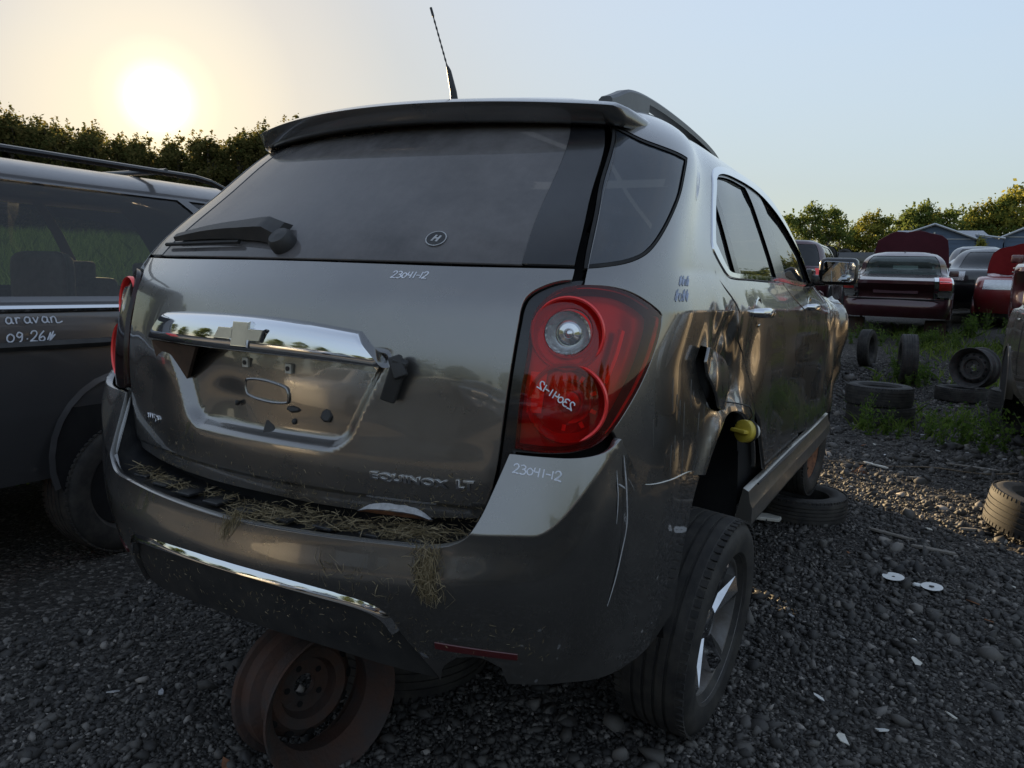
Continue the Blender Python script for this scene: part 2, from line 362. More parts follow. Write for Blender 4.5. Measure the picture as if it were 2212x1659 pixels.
# panel outlines on the body surface, (u,v) in metres along the skin
K={'awd': [(-0.492,0.6545),(-0.3816,0.6536),(-0.4981,0.6264)],
 'b_arch': [(1.4008,0.507),(1.3877,0.2894),(1.2527,0.1734),(1.0231,0.1192)],
 'b_line': [(0.4467,0.2769),(0.5767,0.2725),(0.7196,0.2532),(0.8686,0.2105)],
 'b_low': [(0.8632,0.1519),(0.722,0.1559),(0.6725,0.1531),(0.6232,0.2157),(0.5846,0.2363),(0.5427,0.2088),(0.5212,0.1455),(0.4096,0.1697),(0.2444,0.203)],
 'b_refl': [(0.5154,0.3048),(0.6825,0.2874),(0.6824,0.2622),(0.5136,0.282)],
 'b_strip': [(-0.3641,0.3775),(-0.0821,0.3694),(0.1574,0.3596),(0.2952,0.3476),(0.3899,0.331),(0.4295,0.3102),(0.4452,0.2817)],
 'b_strip2': [(-0.363,0.3906),(-0.0828,0.3855),(0.1578,0.3797),(0.2974,0.3721),(0.3978,0.3562),(0.4423,0.3332),(0.463,0.2824)],
 'b_top': [(-0.3567,0.5021),(-0.0944,0.4835),(0.0973,0.4662),(0.3572,0.4636),(0.5406,0.4629),(0.587,0.4907),(0.6085,0.5356)],
 'cap': [(1.7401,0.6077),(1.9093,0.5855)],
 'chr': [(-0.4268,0.943),(-0.0075,0.9487),(0.2858,0.9321),(0.3634,0.8589),(0.0099,0.8717),(-0.4652,0.8524)],
 'crease': [(-0.1347,0.5482),(0.2032,0.5539),(0.4423,0.5526),(0.5839,0.5568)],
 'door_front': [(4.0615,1.0793),(4.4153,1.0225),(4.1515,0.9457),(4.0945,0.8704),(4.1963,0.764),(4.6014,0.5578),(4.4406,0.4525),(4.33,0.3835),(4.2355,0.3108)],
 'door_mid': [(2.7398,1.0924),(2.6993,1.0923),(2.8774,1.0188),(3.1081,0.9509),(3.1167,0.8898),(3.1169,0.7879),(3.1719,0.6468),(3.1988,0.503),(3.2148,0.3572)],
 'door_rear': [(1.4728,1.1738),(1.5273,1.1021),(1.5384,1.085),(1.6188,1.0492),(1.7236,1.0027),(1.7588,0.9752),(1.7602,0.9303),(1.8068,0.8918),(1.8871,0.8401),(1.9904,0.7586),(2.0578,0.6755),(2.1061,0.6226),
               (2.2194,0.5636),(2.2913,0.4799),(2.3131,0.3909),(2.3529,0.2776)],
 'fglass': [(2.9675,1.4693),(3.2799,1.4507),(3.5393,1.3787),(3.8217,1.2685),(3.9509,1.1921),(3.7207,1.0912),(2.8777,1.0941),(2.8842,1.3024)],
 'fuel': [(1.3591,0.8976),(1.4142,0.8883),(1.4776,0.8722),(1.544,0.8553),(1.6094,0.8119),(1.6679,0.7537),(1.6446,0.6987),(1.5799,0.6939),(1.5,0.7127),(1.4145,0.7601),(1.348,0.8186),(1.3259,0.8593)],
 'garn': [(0.6392,1.0954),(0.618,1.2806),(0.6117,1.5412)],
 'gate_bottom': [(0.5886,0.5221),(0.4407,0.5097),(0.1995,0.5067),(-0.0019,0.5095)],
 'gate_edge': [(0.764,1.0898),(0.7634,1.0619),(0.7385,1.0584),(0.7146,1.0504),(0.6945,1.04),(0.6806,1.0299),(0.6704,1.0168),(0.6665,1.004),(0.6645,0.9883),(0.6642,0.9696),(0.6579,0.8829),(0.6488,0.7888),
               (0.6376,0.692),(0.6278,0.6254),(0.6143,0.5707),(0.5886,0.5221)],
 'gate_up': [(0.7635,1.0952),(0.7541,1.1798),(0.7302,1.3107),(0.7203,1.4914)],
 'glass_bot': [(-0.0155,1.086),(0.3889,1.0867),(0.6406,1.0911),(0.7635,1.0952)],
 'handle1': [(1.9821,0.9894),(2.3021,0.9787),(2.295,1.0164),(2.1106,0.9214)],
 'handle2': [(3.1823,0.939),(3.4873,0.9207),(3.2989,0.975),(3.3163,0.8753)],
 'lamp': [(0.671,0.6946),(0.6762,0.7654),(0.6818,0.8284),(0.6896,0.8999),(0.6905,0.9522),(0.694,0.9833),(0.7072,1.0088),(0.7372,1.0352),(0.7826,1.0473),(0.8351,1.0471),(0.8914,1.0383),(0.9549,1.0179),(1.0179,0.993),
          (1.0345,0.9828),(1.0352,0.958),(1.0138,0.9096),(0.9719,0.8474),(0.9217,0.7868),(0.8791,0.7382),(0.8449,0.7107),(0.7971,0.6956),(0.7352,0.6906)],
 'lens1': [(0.771,0.9462),(0.7645,0.9968),(0.8229,0.9476),(0.7751,0.9005),(0.7213,0.9443)],
 'lens1o': [(0.7834,0.9466),(0.7738,1.0175),(0.8755,0.9512),(0.7873,0.8825),(0.6994,0.9434)],
 'lens2': [(0.7792,0.7974),(0.7756,0.8714),(0.8768,0.8019),(0.7874,0.7204),(0.6818,0.7909)],
 'letters': [(0.3342,0.6203),(0.5879,0.6115),(0.333,0.5957),(0.5876,0.592)],
 'panel': [(0.657,0.6796),(0.6131,0.5408),(0.7516,0.5405),(0.8275,0.6345),(0.8549,0.7252)],
 'qglass': [(0.7385,1.5249),(0.8387,1.4643),(1.0051,1.4283),(1.0018,1.3772),(1.0066,1.3028),(0.9908,1.2263),(0.9652,1.1676),(0.9349,1.132),(0.8878,1.109),(0.8253,1.0954),(0.7818,1.0904),(0.7631,1.2141),
            (0.7364,1.345)],
 'recess': [(-0.4093,0.8278),(-0.2815,0.6845),(-0.2398,0.6565),(0.0286,0.6517),(0.2465,0.6324),(0.2909,0.6686),(0.3664,0.8144)],
 'rglass': [(1.5931,1.4254),(1.6486,1.4434),(2.0335,1.4657),(2.4515,1.4686),(2.5407,1.2961),(2.6047,1.1044),(1.879,1.1048),(1.735,1.2489),(1.5621,1.379)],
 'seam_bq': [(0.8773,0.718),(0.8723,0.7209),(0.9039,0.6975),(0.9411,0.6533),(0.9654,0.6224),(0.992,0.6021),(1.1265,0.583),(1.5093,0.5362)],
 'seam_top': [(0.8251,1.6988),(0.7395,1.54)],
 'sill_bot': [(2.3634,0.2392),(3.0645,0.19),(3.5826,0.1847),(4.0676,0.2254),(4.2899,0.2622)],
 'sill_top': [(2.3518,0.325),(2.4517,0.3454),(2.8379,0.343),(3.2245,0.3447),(3.5936,0.3386),(4.2397,0.3075)],
 'sticker': [(0.404,1.1526)],
 'txt_bump': [(0.6683,0.6571),(0.7557,0.6301)],
 'txt_gate': [(0.3318,1.066),(0.4107,1.0685),(0.3381,1.0508)],
 'txt_lamp': [(0.7253,0.8308),(0.7887,0.7898)],
 'vent': [(1.5331,1.3448),(1.5256,1.2007),(1.6836,1.1126),(1.8049,1.1061),(1.6793,1.2249)],
 'win_in': [(1.5725,1.4233),(1.6228,1.4443),(1.7784,1.464),(2.1222,1.4802),(2.5806,1.4832),(3.0766,1.4625),(3.3757,1.4119),(3.6014,1.3333),(3.8176,1.232),(3.698,1.0866),(2.5999,1.1007),(2.0047,1.1043),
            (1.7538,1.104),(1.6799,1.1148),(1.5244,1.1909),(1.5171,1.2248),(1.5231,1.3335)],
 'win_out': [(1.5187,1.4344),(1.5739,1.4649),(1.6975,1.4883),(2.0506,1.5199),(3.2319,1.5602),(3.6393,1.5228),(3.7758,1.452),(3.8527,1.3519),(3.9411,1.2481),(3.9353,1.1511),(3.7939,1.0745),(2.5791,1.0844),
             (1.9926,1.086),(1.729,1.0881),(1.6528,1.1003),(1.5037,1.1661),(1.4809,1.1932),(1.4787,1.3296)],
 'wiper': [(-0.756,1.1788),(-0.4663,1.2105),(-0.1492,1.1957),(0.0176,1.1087)]}
# ---------------------------------------------------------------- materials of the vehicles
PAINT=mat('grey_bronze_metallic_paint',(.180,.174,.167),.28,.88,1.,.5,.03,var=.45,vscale=3.2,col2=(.235,.226,.212),rvar=.05)
DIRTY=mat('dusty_lower_paint',(.17,.162,.150),.42,.7,.55,.5,.16,var=.6,vscale=9,col2=(.17,.15,.12),rvar=.06,bump=.03,bscale=260)
BLACKG=mat('gloss_black_trim',(.012,.012,.014),.22,0,.25,.4,.06,var=.3,vscale=20,col2=(.03,.03,.03))
BLACKP=mat('black_plastic',(.022,.022,.023),.55,0,0,.4,var=.6,vscale=14,col2=(.05,.048,.045),bump=.08,bscale=400)
RUBBER=mat('black_rubber',(.016,.016,.017),.75,0,0,.3,var=.5,vscale=25,col2=(.035,.033,.03))
TYRE=mat('tyre_rubber',(.022,.021,.021),.72,0,0,.35,var=.8,vscale=12,col2=(.06,.055,.048),bump=.1,bscale=150)
CHROME=mat('chrome',(.72,.73,.75),.055,1.,rvar=.04,vscale=30)
ALLOY=mat('chromed_alloy',(.62,.63,.65),.09,1.,rvar=.06,vscale=18,var=.35,col2=(.25,.24,.22))
STEEL=mat('dull_steel',(.20,.195,.19),.5,.6,var=.8,vscale=12,col2=(.09,.07,.055),bump=.1,bscale=80)
RUST=mat('rusty_steel',(.075,.038,.026),.8,.2,var=.9,vscale=9,col2=(.045,.042,.042),bump=.35,bscale=70)
RUSTO=mat('orange_rust',(.26,.11,.05),.9,0,var=.9,vscale=30,col2=(.09,.045,.03),bump=.4,bscale=120)
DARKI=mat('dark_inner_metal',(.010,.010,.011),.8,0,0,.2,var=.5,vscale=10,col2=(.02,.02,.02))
STEP=mat('step_pad_plastic',(.014,.015,.018),.38,0,0,.5,var=.6,vscale=16,col2=(.035,.033,.03),bump=.15,bscale=240,rvar=.1)
REARGL=glass('dusty_tinted_rear_glass',(.055,.055,.06),1.,.66,(.24,.225,.225),.03,5.,(1,1,.6))
SIDEGL=glass('tinted_side_glass',(.03,.032,.035),1.,.26,(.15,.17,.20),.03,4.,(9,9,1.2),1.9)
DOORGL=glass('clear_door_glass',(.30,.33,.33),1.,.05,(.25,.27,.3),.015,9.,(3,3,.7),3.4)
REDL=glass('red_lamp_lens',(1.,.22,.19),.9,.07,(.85,.05,.04),.03); DREDL=glass('dark_red_lens',(.22,.02,.02),.9,.25,(.05,.03,.03),.1); CLRL=glass('clear_lamp_lens',(.96,.96,.96),1.,.03,(.6,.6,.6),.02)
REDB=mat('red_reflector',(.92,.05,.045),.35,.2,.3,.5,.1)
REDD=mat('dark_red_housing',(.40,.020,.018),.30,.4,.5)
CLEARB=mat('clear_faceted_lens',(.62,.62,.62),.16,.75,.6,.5,.03,var=.5,vscale=60,col2=(.25,.25,.26),bump=.5,bscale=110)
MIRRORG=mat('mirror_glass',(.55,.58,.60),.02,1.)
YELLOW=mat('yellow_plastic',(.55,.42,.05),.5,var=.5,vscale=30,col2=(.3,.22,.04))
MARK=mat('white_paint_marker',(.78,.80,.86),.6,var=.5,vscale=60,col2=(.5,.52,.6))
BLUEM=mat('faded_blue_marker',(.46,.53,.70),.6,0,.3,var=.9,vscale=120,col2=(.32,.35,.42))
EMBF=mat('pale_emblem_face',(.56,.52,.42),.34,.25,.8,var=.4,vscale=40,col2=(.42,.38,.30))
SEATM=mat('grey_seat_fabric',(.10,.095,.085),.9,var=.5,vscale=30)
WHITEP=mat('off_white_plastic',(.62,.60,.54),.6,var=.5,vscale=40,col2=(.4,.37,.31))
SCRAPE=mat('scraped_plastic',(.42,.42,.43),.7,var=.6,vscale=80,col2=(.2,.2,.2))
# ---------------------------------------------------------------- the SUV
SUV=empty('wrecked_suv',(0,0,GZ)); tag(SUV,'dented grey bronze SUV with red tail lamp, raised on wheels and rims','car')
ARCH=(1.02,.36,.405); ARCHF=(4.02,.36,.41)
def zcl(y): return 1.092-.018*np.clip(y-.3,0,4)
def crump(y,z,s):
    return (np.sin(31*y+17*z+s)+.8*np.sin(-23*y+37*z+2*s)+.6*np.sin(53*y-11*z+.7*s)+.5*np.sin(19*y+61*z))/2.9
def body_disp(u,v,P):
    a=np.abs(u); x,y,z=P[...,0],P[...,1],P[...,2]; d=0*a
    ws=sst(.97,1.25,a)*(1-sst(4.2,4.6,a)); c=zcl(y)
    d=d+ws*.017*np.where(z>c,np.clip(1-(z-c)/.105,0,1),np.clip(1-(c-z)/.15,0,1)**1.4)
    # lower door hollow, wheel arch lips
    d=d-.012*sst(1.5,1.8,y)*(1-sst(3.2,3.5,y))*np.exp(-((z-.66)/.13)**2)*sst(1.2,1.5,a)
    for (cy,cz,r) in (ARCH,ARCHF):
        q=np.hypot(y-cy,z-cz); d=d+.020*np.exp(-((q-r)/.055)**2)*sst(1.0,1.15,a)*sst(.28,.42,z)
    rt_=np.where(np.asarray(u)>0,1.,0.)
    # crushed quarter above and behind the fuel door
    g=np.exp(-((y-.93)/.17)**2-((z-1.02)/.065)**2); d=d+rt_*g*(-.010+.016*crump(y,z,.4))
    d=d-rt_*.034*np.exp(-((y-1.02)/.16)**2-((z-.86)/.12)**2)+rt_*.010*np.exp(-((y-.74)/.07)**2-((z-.93)/.07)**2)
    d=d+rt_*.006*np.exp(-((y-1.05)/.12)**2-((z-.86)/.13)**2)*crump(y*1.3,z*1.2,1.4)
    d=d-rt_*.012*np.exp(-((y-1.32)/.10)**2-((z-.93)/.12)**2)
    # crumpled front fender and door end
    g=sst(3.15,3.45,y)*(1-sst(4.25,4.4,y))*sst(.45,.65,z); d=d+rt_*g*(.016*crump(.45*y,.35*z,2.2)+.006*crump(y,z*.6,.3))
    d=d+rt_*.050*np.exp(-((y-3.66)/.15)**2-((z-.93)/.20)**2)+rt_*.014*sst(3.4,3.55,y)*(1-sst(4.1,4.3,y))*np.sin(26*y+7*z)*sst(.5,.7,z)
    # liftgate: plate recess, lower crease, a dent
    hw=.272+.47*(z-.745); dx=(hw-np.abs(x))*.9; dz=z-.738; r=.055
    dd=np.where((dx<r)&(dz<r),r-np.hypot(r-dx,r-dz),np.minimum(dx,dz))
    gate=1-sst(.60,.64,a)
    d=d-gate*.030*sst(0,.030,dd)*(1-sst(.962,.99,z))
    d=d+gate*.006*sst(.640,.650,z)*(1-sst(.70,.80,z))
    d=d-gate*.010*np.exp(-((x+.13)/.10)**2-((z-.83)/.05)**2)-gate*.004*np.exp(-((x-.5)/.12)**2-((z-.86)/.07)**2)
    d=d+gate*.0045*crump(x*.6,z*.8,3.3)*np.exp(-((x+.42)/.16)**2-((z-.90)/.10)**2)*2
    d=d+.006*(1-sst(.70,.78,a))*np.exp(-((z-1.10)/.05)**2)
    return d
def line(n): return [np.array(p) for p in K[n]]
def arch_uv(c,a0,a1,n=18):
    o=[]
    for t in np.linspace(a0,a1,n):
        y=c[0]+c[2]*math.cos(R(t)); z=c[1]+c[2]*math.sin(R(t)); o.append(np.array((np.interp(y,YU,UU),np.interp(z,ZV,VV))))
    return o
UU=np.linspace(1.0,4.9,400); YU=BODY.P(UU,np.full(400,.6))[:,1]; VV=np.linspace(0,1.2,300); ZV=BODY.P(np.full(300,2.0),VV)[:,2]
def crease_pts(u0,u1):
    us=np.arange(u0,u1,.025); o=[]
    for k in(-.012,-.004,.004,.012):
        y=np.interp(us,UU,YU); o.append(np.stack([us,np.interp(zcl(y)+k,ZV,VV)],1))
    return np.concatenate(o)
gb=line('gate_bottom'); ge=line('gate_edge'); gl=line('glass_bot')
half=[np.array((.0,.508))]+[gb[2],gb[1]]+ge[::-1]+[np.array((.5,gl[1][1])),np.array((.25,gl[1][1]+.001)),np.array((0,gl[0][1]+.003))]
gate=half[:-1]+[half[-1]]+[p*np.array([-1,1]) for p in half[::-1][1:-1]]
def recess_pts():
    xs_=np.arange(-.45,.45,.0085); zs_=np.arange(.70,1.0,.0075); X_,Z_=np.meshgrid(xs_,zs_); X_=X_.ravel(); Z_=Z_.ravel(); hw=.272+.47*(Z_-.745); dx=(hw-np.abs(X_))*.9; dz=Z_-.738; r=.055
    dd=np.where((dx<r)&(dz<r),r-np.hypot(r-dx,r-dz),np.minimum(dx,dz)); k=((dd>-.008)&(dd<.036)&(Z_<.99))|((dd>0)&(Z_>.955)&(Z_<.995)); return np.stack([np.sign(X_)*np.interp(np.abs(X_),GX,GU),np.interp(Z_,ZV,VV)],1)[k]
GU=np.linspace(0,.8,200); GX=BODY.P(GU,np.full(200,.85))[:,0]
gx_=np.arange(-.57,.57,.018); RP=np.concatenate([recess_pts()]+[np.stack([gx_,np.full(len(gx_),np.interp(z,ZV,VV))],1) for z in(.637,.642,.647,.652)])
GATE=patch('liftgate_panel',BODY,gate,PAINT,SUV,h=.022,disp=body_disp,gap=.003,extra=RP)
# glass of the liftgate with its two gloss black garnishes
gbz=gl[0][1]+.010; ga=line('garn'); gu=line('gate_up')
ga=[np.array((ga[0][0],gbz)),ga[1],ga[2],ga[2]+(ga[2]-ga[1])*.45]
RG=[np.array((0,gbz)),np.array((.35,gbz))]+ga; top=np.array((.35,1.555)); RG+=[top,np.array((0,1.555)),top*np.array([-1,1])]+[p*np.array([-1,1]) for p in ga[::-1]]+[np.array((-.35,gbz))]
patch('rear_glass',BODY,RG,REARGL,SUV,h=.05,gap=.001,thick=.006,off=-.002)
gu=[np.array((gu[0][0]-.004,gbz))]+[p+np.array((-.004,0)) for p in gu[1:]]; gu=gu+[gu[-1]+(gu[-1]-gu[-2])*.55]
GN=[ga[0]]+gu+[ga[3],ga[2],ga[1]]
for fl in(False,True): patch('glass_garnish',BODY,GN,BLACKG,SUV,h=.05,gap=.0018,thick=.01,flip=fl)
# body sides with the quarter glass cut out
lamp=line('lamp'); wo=line('win_out'); dr=line('door_rear'); sq=line('seam_bq'); qg=line('qglass')
lo=lamp[7:19]                                    # top of the lamp round its outer side to the lower tip
dgap=[p+np.array((.026,0)) for p in line('gate_up')]; dgap=[dgap[0]+np.array((.002,-.04))]+dgap; dgap=dgap+[dgap[-1]+(dgap[-1]-dgap[-2])*.6]
sarc=arch_uv(ARCH,138,22)
roofv=1.655
side=list(dgap[::-1])+[lamp[8]+np.array((.004,.004))]+[p+np.array((.005,.004)) for p in lo[2:8]]+[p+np.array((.006,0)) for p in lo[8:]]
side+=[sq[2]+np.array((.004,.004)),sq[3],sq[4],sq[5],sq[6]]+[q for q in sarc]+[dr[11],dr[10],dr[9],dr[8],dr[7],dr[6],dr[5],dr[4],dr[3],dr[1]]
side+=[wo[14]+np.array((-.006,-.006)),wo[15],wo[16],wo[17],wo[0],wo[1],wo[2],wo[3],wo[4],wo[5],wo[6],wo[7],wo[8],wo[9],wo[10]]
side+=[np.array((4.25,1.06)),np.array((4.32,1.10)),np.array((4.24,1.30)),np.array((4.15,1.48)),np.array((4.0,1.60)),np.array((3.7,roofv)),np.array((2.6,roofv)),np.array((1.6,roofv)),np.array((1.0,roofv))]
fu=line('fuel')
for fl in(False,True):
    patch('body_side_panel',BODY,side,PAINT,SUV,holes=[qg]+([] if fl else [fu]),h=.05 if fl else .024,disp=body_disp,flip=fl,extra=None if fl else crease_pts(1.0,1.75))
    patch('quarter_glass',BODY,qg,SIDEGL,SUV,h=.06,gap=.006,thick=.006,off=-.004,flip=fl)
    q2=inset(smooth_loop(qg,.03),.010)
    patch('quarter_glass_seal',BODY,qg,RUBBER,SUV,holes=[q2],h=.04,gap=.0012,thick=.01,off=-.0008,flip=fl)
    # windows of the doors
    wi=line('win_in')
    patch('window_trim',BODY,wo,CHROME,SUV,holes=[wi],h=.05,gap=.001,thick=.012,off=.004,flip=fl)
    hs=[line('vent'),line('rglass'),line('fglass')]
    patch('pillar_trim',BODY,wi,BLACKG,SUV,holes=hs,h=.06,gap=.0005,thick=.02,off=-.003,flip=fl)
    patch('vent_glass',BODY,hs[0],DOORGL,SUV,h=.08,gap=-.002,thick=.004,off=-.010,flip=fl)
    patch('rear_door_glass',BODY,hs[1],DOORGL,SUV,h=.08,gap=-.002,thick=.004,off=-.011,flip=fl)
    patch('front_door_glass',BODY,hs[2],DOORGL,SUV,h=.08,gap=-.002,thick=.004,off=-.012,flip=fl)
    dm=line('door_mid'); df=line('door_front'); st=line('sill_top')
    vb=lambda u:np.interp(u,[2.3,2.45,3.3,3.75,4.45],[.325,.338,.331,.322,.315])
    low=[np.array((u,vb(u))) for u in(2.42,2.7,dm[-1][0])]
    rd=[dr[0]+np.array((.01,-.012))]+dr[1:14]+low+dm[::-1][1:]+[wo[11],wo[12],wo[13],wo[14]]
    patch('rear_door_panel',BODY,rd,PAINT,SUV,h=.05 if fl else .026,disp=body_disp,flip=fl,gap=.0065,extra=None if fl else crease_pts(1.75,3.3))
    fbx=4.42
    fd=dm[1:]+[np.array((u,vb(u))) for u in(3.6,4.0,fbx-.08)]+[np.array((fbx,.40)),np.array((fbx+.05,.60)),np.array((fbx+.05,.80)),np.array((fbx-.02,.95)),np.array((fbx-.15,1.02)),np.array((4.10,1.062)),wo[10]]+[np.array((3.3,wo[11][1]))]
    patch('front_door_panel',BODY,fd,PAINT,SUV,h=.06 if fl else .03,disp=body_disp,flip=fl,gap=.006)
    farc=arch_uv(ARCHF,160,60,12)
    fe=[np.array((4.12,1.058)),np.array((fbx-.14,1.016)),np.array((fbx-.01,.95)),np.array((fbx+.06,.80)),np.array((fbx+.06,.60)),np.array((fbx+.012,.42))]+farc+[np.array((5.1,.66)),np.array((5.12,.85)),np.array((4.9,.93)),np.array((4.6,.985))]
    patch('front_fender',BODY,fe,PAINT,SUV,h=.05 if fl else .026,disp=body_disp,flip=fl,gap=.004)
patch('fuel_door',BODY,fu,PAINT,SUV,h=.02,gap=.004,thick=.008,disp=lambda u,v,P:.25*body_disp(u,v,P)+.004+.026*(1-sst(.64,.86,P[...,1]))+.024*np.clip(1-((P[...,1]-.84)/.19)**2-((P[...,2]-.88)/.12)**2,0,1)+.004*crump(P[...,1],P[...,2],5.)*sst(.85,.95,P[...,1]))
# roof, hood, windscreen, nose
us=np.linspace(-5.84,5.84,90); gridpatch('roof',BODY,us,np.linspace(1.654,2.26,14),PAINT,SUV,keep=None)
gridpatch('roof_rear_edge',BODY,np.linspace(-1.0,1.0,40),np.linspace(1.555,1.656,5),PAINT,SUV,off=-.002)
for s in(1,-1):
    gridpatch('windscreen',BODY,np.linspace(4.3,5.85,20)*s if s>0 else np.linspace(-5.85,-4.3,20),np.linspace(1.10,1.60,10),DOORGL,SUV)
    gridpatch('hood',BODY,np.linspace(4.3,5.85,20) if s>0 else np.linspace(-5.85,-4.3,20),np.linspace(.99,1.085,8),PAINT,SUV,off=.002)
    gridpatch('front_bumper',BODY,np.linspace(5.05,5.85,12) if s>0 else np.linspace(-5.85,-5.05,12),np.linspace(.1,.99,10),DIRTY,SUV,off=-.003)
# dark inner shell behind the gaps
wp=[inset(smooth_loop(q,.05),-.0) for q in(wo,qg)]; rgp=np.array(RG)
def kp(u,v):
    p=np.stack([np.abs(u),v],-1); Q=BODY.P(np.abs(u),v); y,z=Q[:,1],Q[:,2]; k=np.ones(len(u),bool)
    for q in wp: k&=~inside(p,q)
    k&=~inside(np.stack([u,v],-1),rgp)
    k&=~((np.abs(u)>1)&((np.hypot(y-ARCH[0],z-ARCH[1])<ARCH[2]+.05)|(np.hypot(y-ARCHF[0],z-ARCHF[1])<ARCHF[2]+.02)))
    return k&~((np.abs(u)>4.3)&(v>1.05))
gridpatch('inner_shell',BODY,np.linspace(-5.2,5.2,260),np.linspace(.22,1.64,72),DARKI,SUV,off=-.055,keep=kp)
b=MB(); b.box((0,2.2,.26),(1.5,4.0,.10)); b.box((0,1.35,.17),(1.1,.12,.12)); b.box((0,3.3,.17),(1.2,.4,.14)); b.tube([(-.2,.5,.18),(-.25,1.6,.16),(-.1,3.2,.16)],.035); b.box((.15,.35,.24),(.55,.25,.16),bev=.03); b.obj('underbody',DARKI,SUV)
for (cy,cz,r) in (ARCH,ARCHF):
    for s in(1,-1):
        b=MB(); n=20; V=[];F=[]
        for i in range(n+1):
            t=R(-25+230*i/n)
            for xx in(.86,.60,.55): V.append((s*xx,cy+(r+.035)*math.cos(t)*(1 if xx>.57 else .2),cz+(r+.035)*math.sin(t)*(1 if xx>.57 else .2)))
        for i in range(n):
            for k in range(2): F.append((i*3+k,i*3+k+1,i*3+3+k+1,i*3+3+k))
        b.add(V,F).obj('wheel_liner',DARKI,SUV)
# spoiler with its high lip
def spoil():
    V=[];F=[];n=48; prof=[(.40,0.0,.006),(.16,.0,.004),(.02,.0,.0),(.0,-.004,-.012),(.020,.0,-.052),(.032,0,-.058),(.12,0,-.052),(.26,0,-.045)]
    for i in range(n+1):
        s=-1+2*i/n; e=abs(s); x=.715*s*(1-.03*e**6); y0=.415+.40*x*x+.10*max(0,(e-.93)/.07)**2; zt=1.637-.012*x*x*2-.030*max(0,(e-.90)/.10)**2; kz=1-.55*max(0,(e-.92)/.08)**2
        for dy,dx,dz in prof:
            zz=zt+dz*kz
            if dy==.40: zz=min(zt+.030,1.668)-.10*x*x
            if dy==.16: zz=zt+.017-.03*x*x
            V.append((x*(1-.06*dy) ,y0+dy,zz))
    m=len(prof)
    for i in range(n):
        for k in range(m-1): F.append((i*m+k,i*m+m+k,i*m+m+k+1,i*m+k+1))
    F.append(tuple(range(m))); F.append(tuple(range(n*m,n*m+m))[::-1])
    b=MB(); b.add(V,F); return b
spoil().obj('roof_spoiler',PAINT,SUV,angle=40)
# roof rails
RAILM=mat('grey_rail_coating',(.085,.087,.092),.42,.3,var=.4,vscale=20)
for s in(1,-1):
    ry=[.72,.78,.86,.95,1.08,1.25,1.5,1.8,2.0,2.12,2.18]; rz=[1.655,1.704,1.726,1.737,1.744,1.746,1.742,1.728,1.704,1.668,1.625]
    ry=np.array(ry);rz=np.array(rz); yy=np.linspace(.72,2.18,50); zt=np.interp(yy,ry,rz); zt=np.convolve(np.pad(zt,3,'edge'),np.ones(7)/7,'valid')
    V=[];F=[]; xo=.565
    for y,z in zip(yy,zt):
        foot=(y<1.04) or (y>1.98); zb=1.58 if foot else z-.026; w=.021
        for dx,zz in((-w,zb),(-w,z-.008),(-w*.6,z),(w*.6,z),(w,z-.008),(w,zb)): V.append((s*(xo-.02*(y-.7)/1.5+dx),y,zz))
    for i in range(len(yy)-1):
        for k in range(6): F.append((i*6+k,i*6+(k+1)%6,i*6+6+(k+1)%6,i*6+6+k))
    F.append((0,1,2,3,4,5)); F.append(tuple(range((len(yy)-1)*6,len(yy)*6)))
    b=MB(); b.add(V,F); b.obj('roof_rail',RAILM,SUV,angle=30)
# antenna: whip on a moulded base
b=MB(); b.tube([(.036,.752,1.70),(.030,.752,1.735),(.012,.751,1.80),(.006,.751,1.815)],[.013,.011,.0075,.004],10); b.obj('antenna_base',BLACKP,SUV)
P0=np.array((.006,.751,1.812));P1=np.array((-.062,.75,2.0)); b=MB(); ts=np.linspace(0,1,60); b.tube([P0+(P1-P0)*t for t in ts],[.0026+.0007*math.sin(t*60) if t<.86 else .0042 for t in ts],8); b.obj('antenna_whip',BLACKP,SUV)
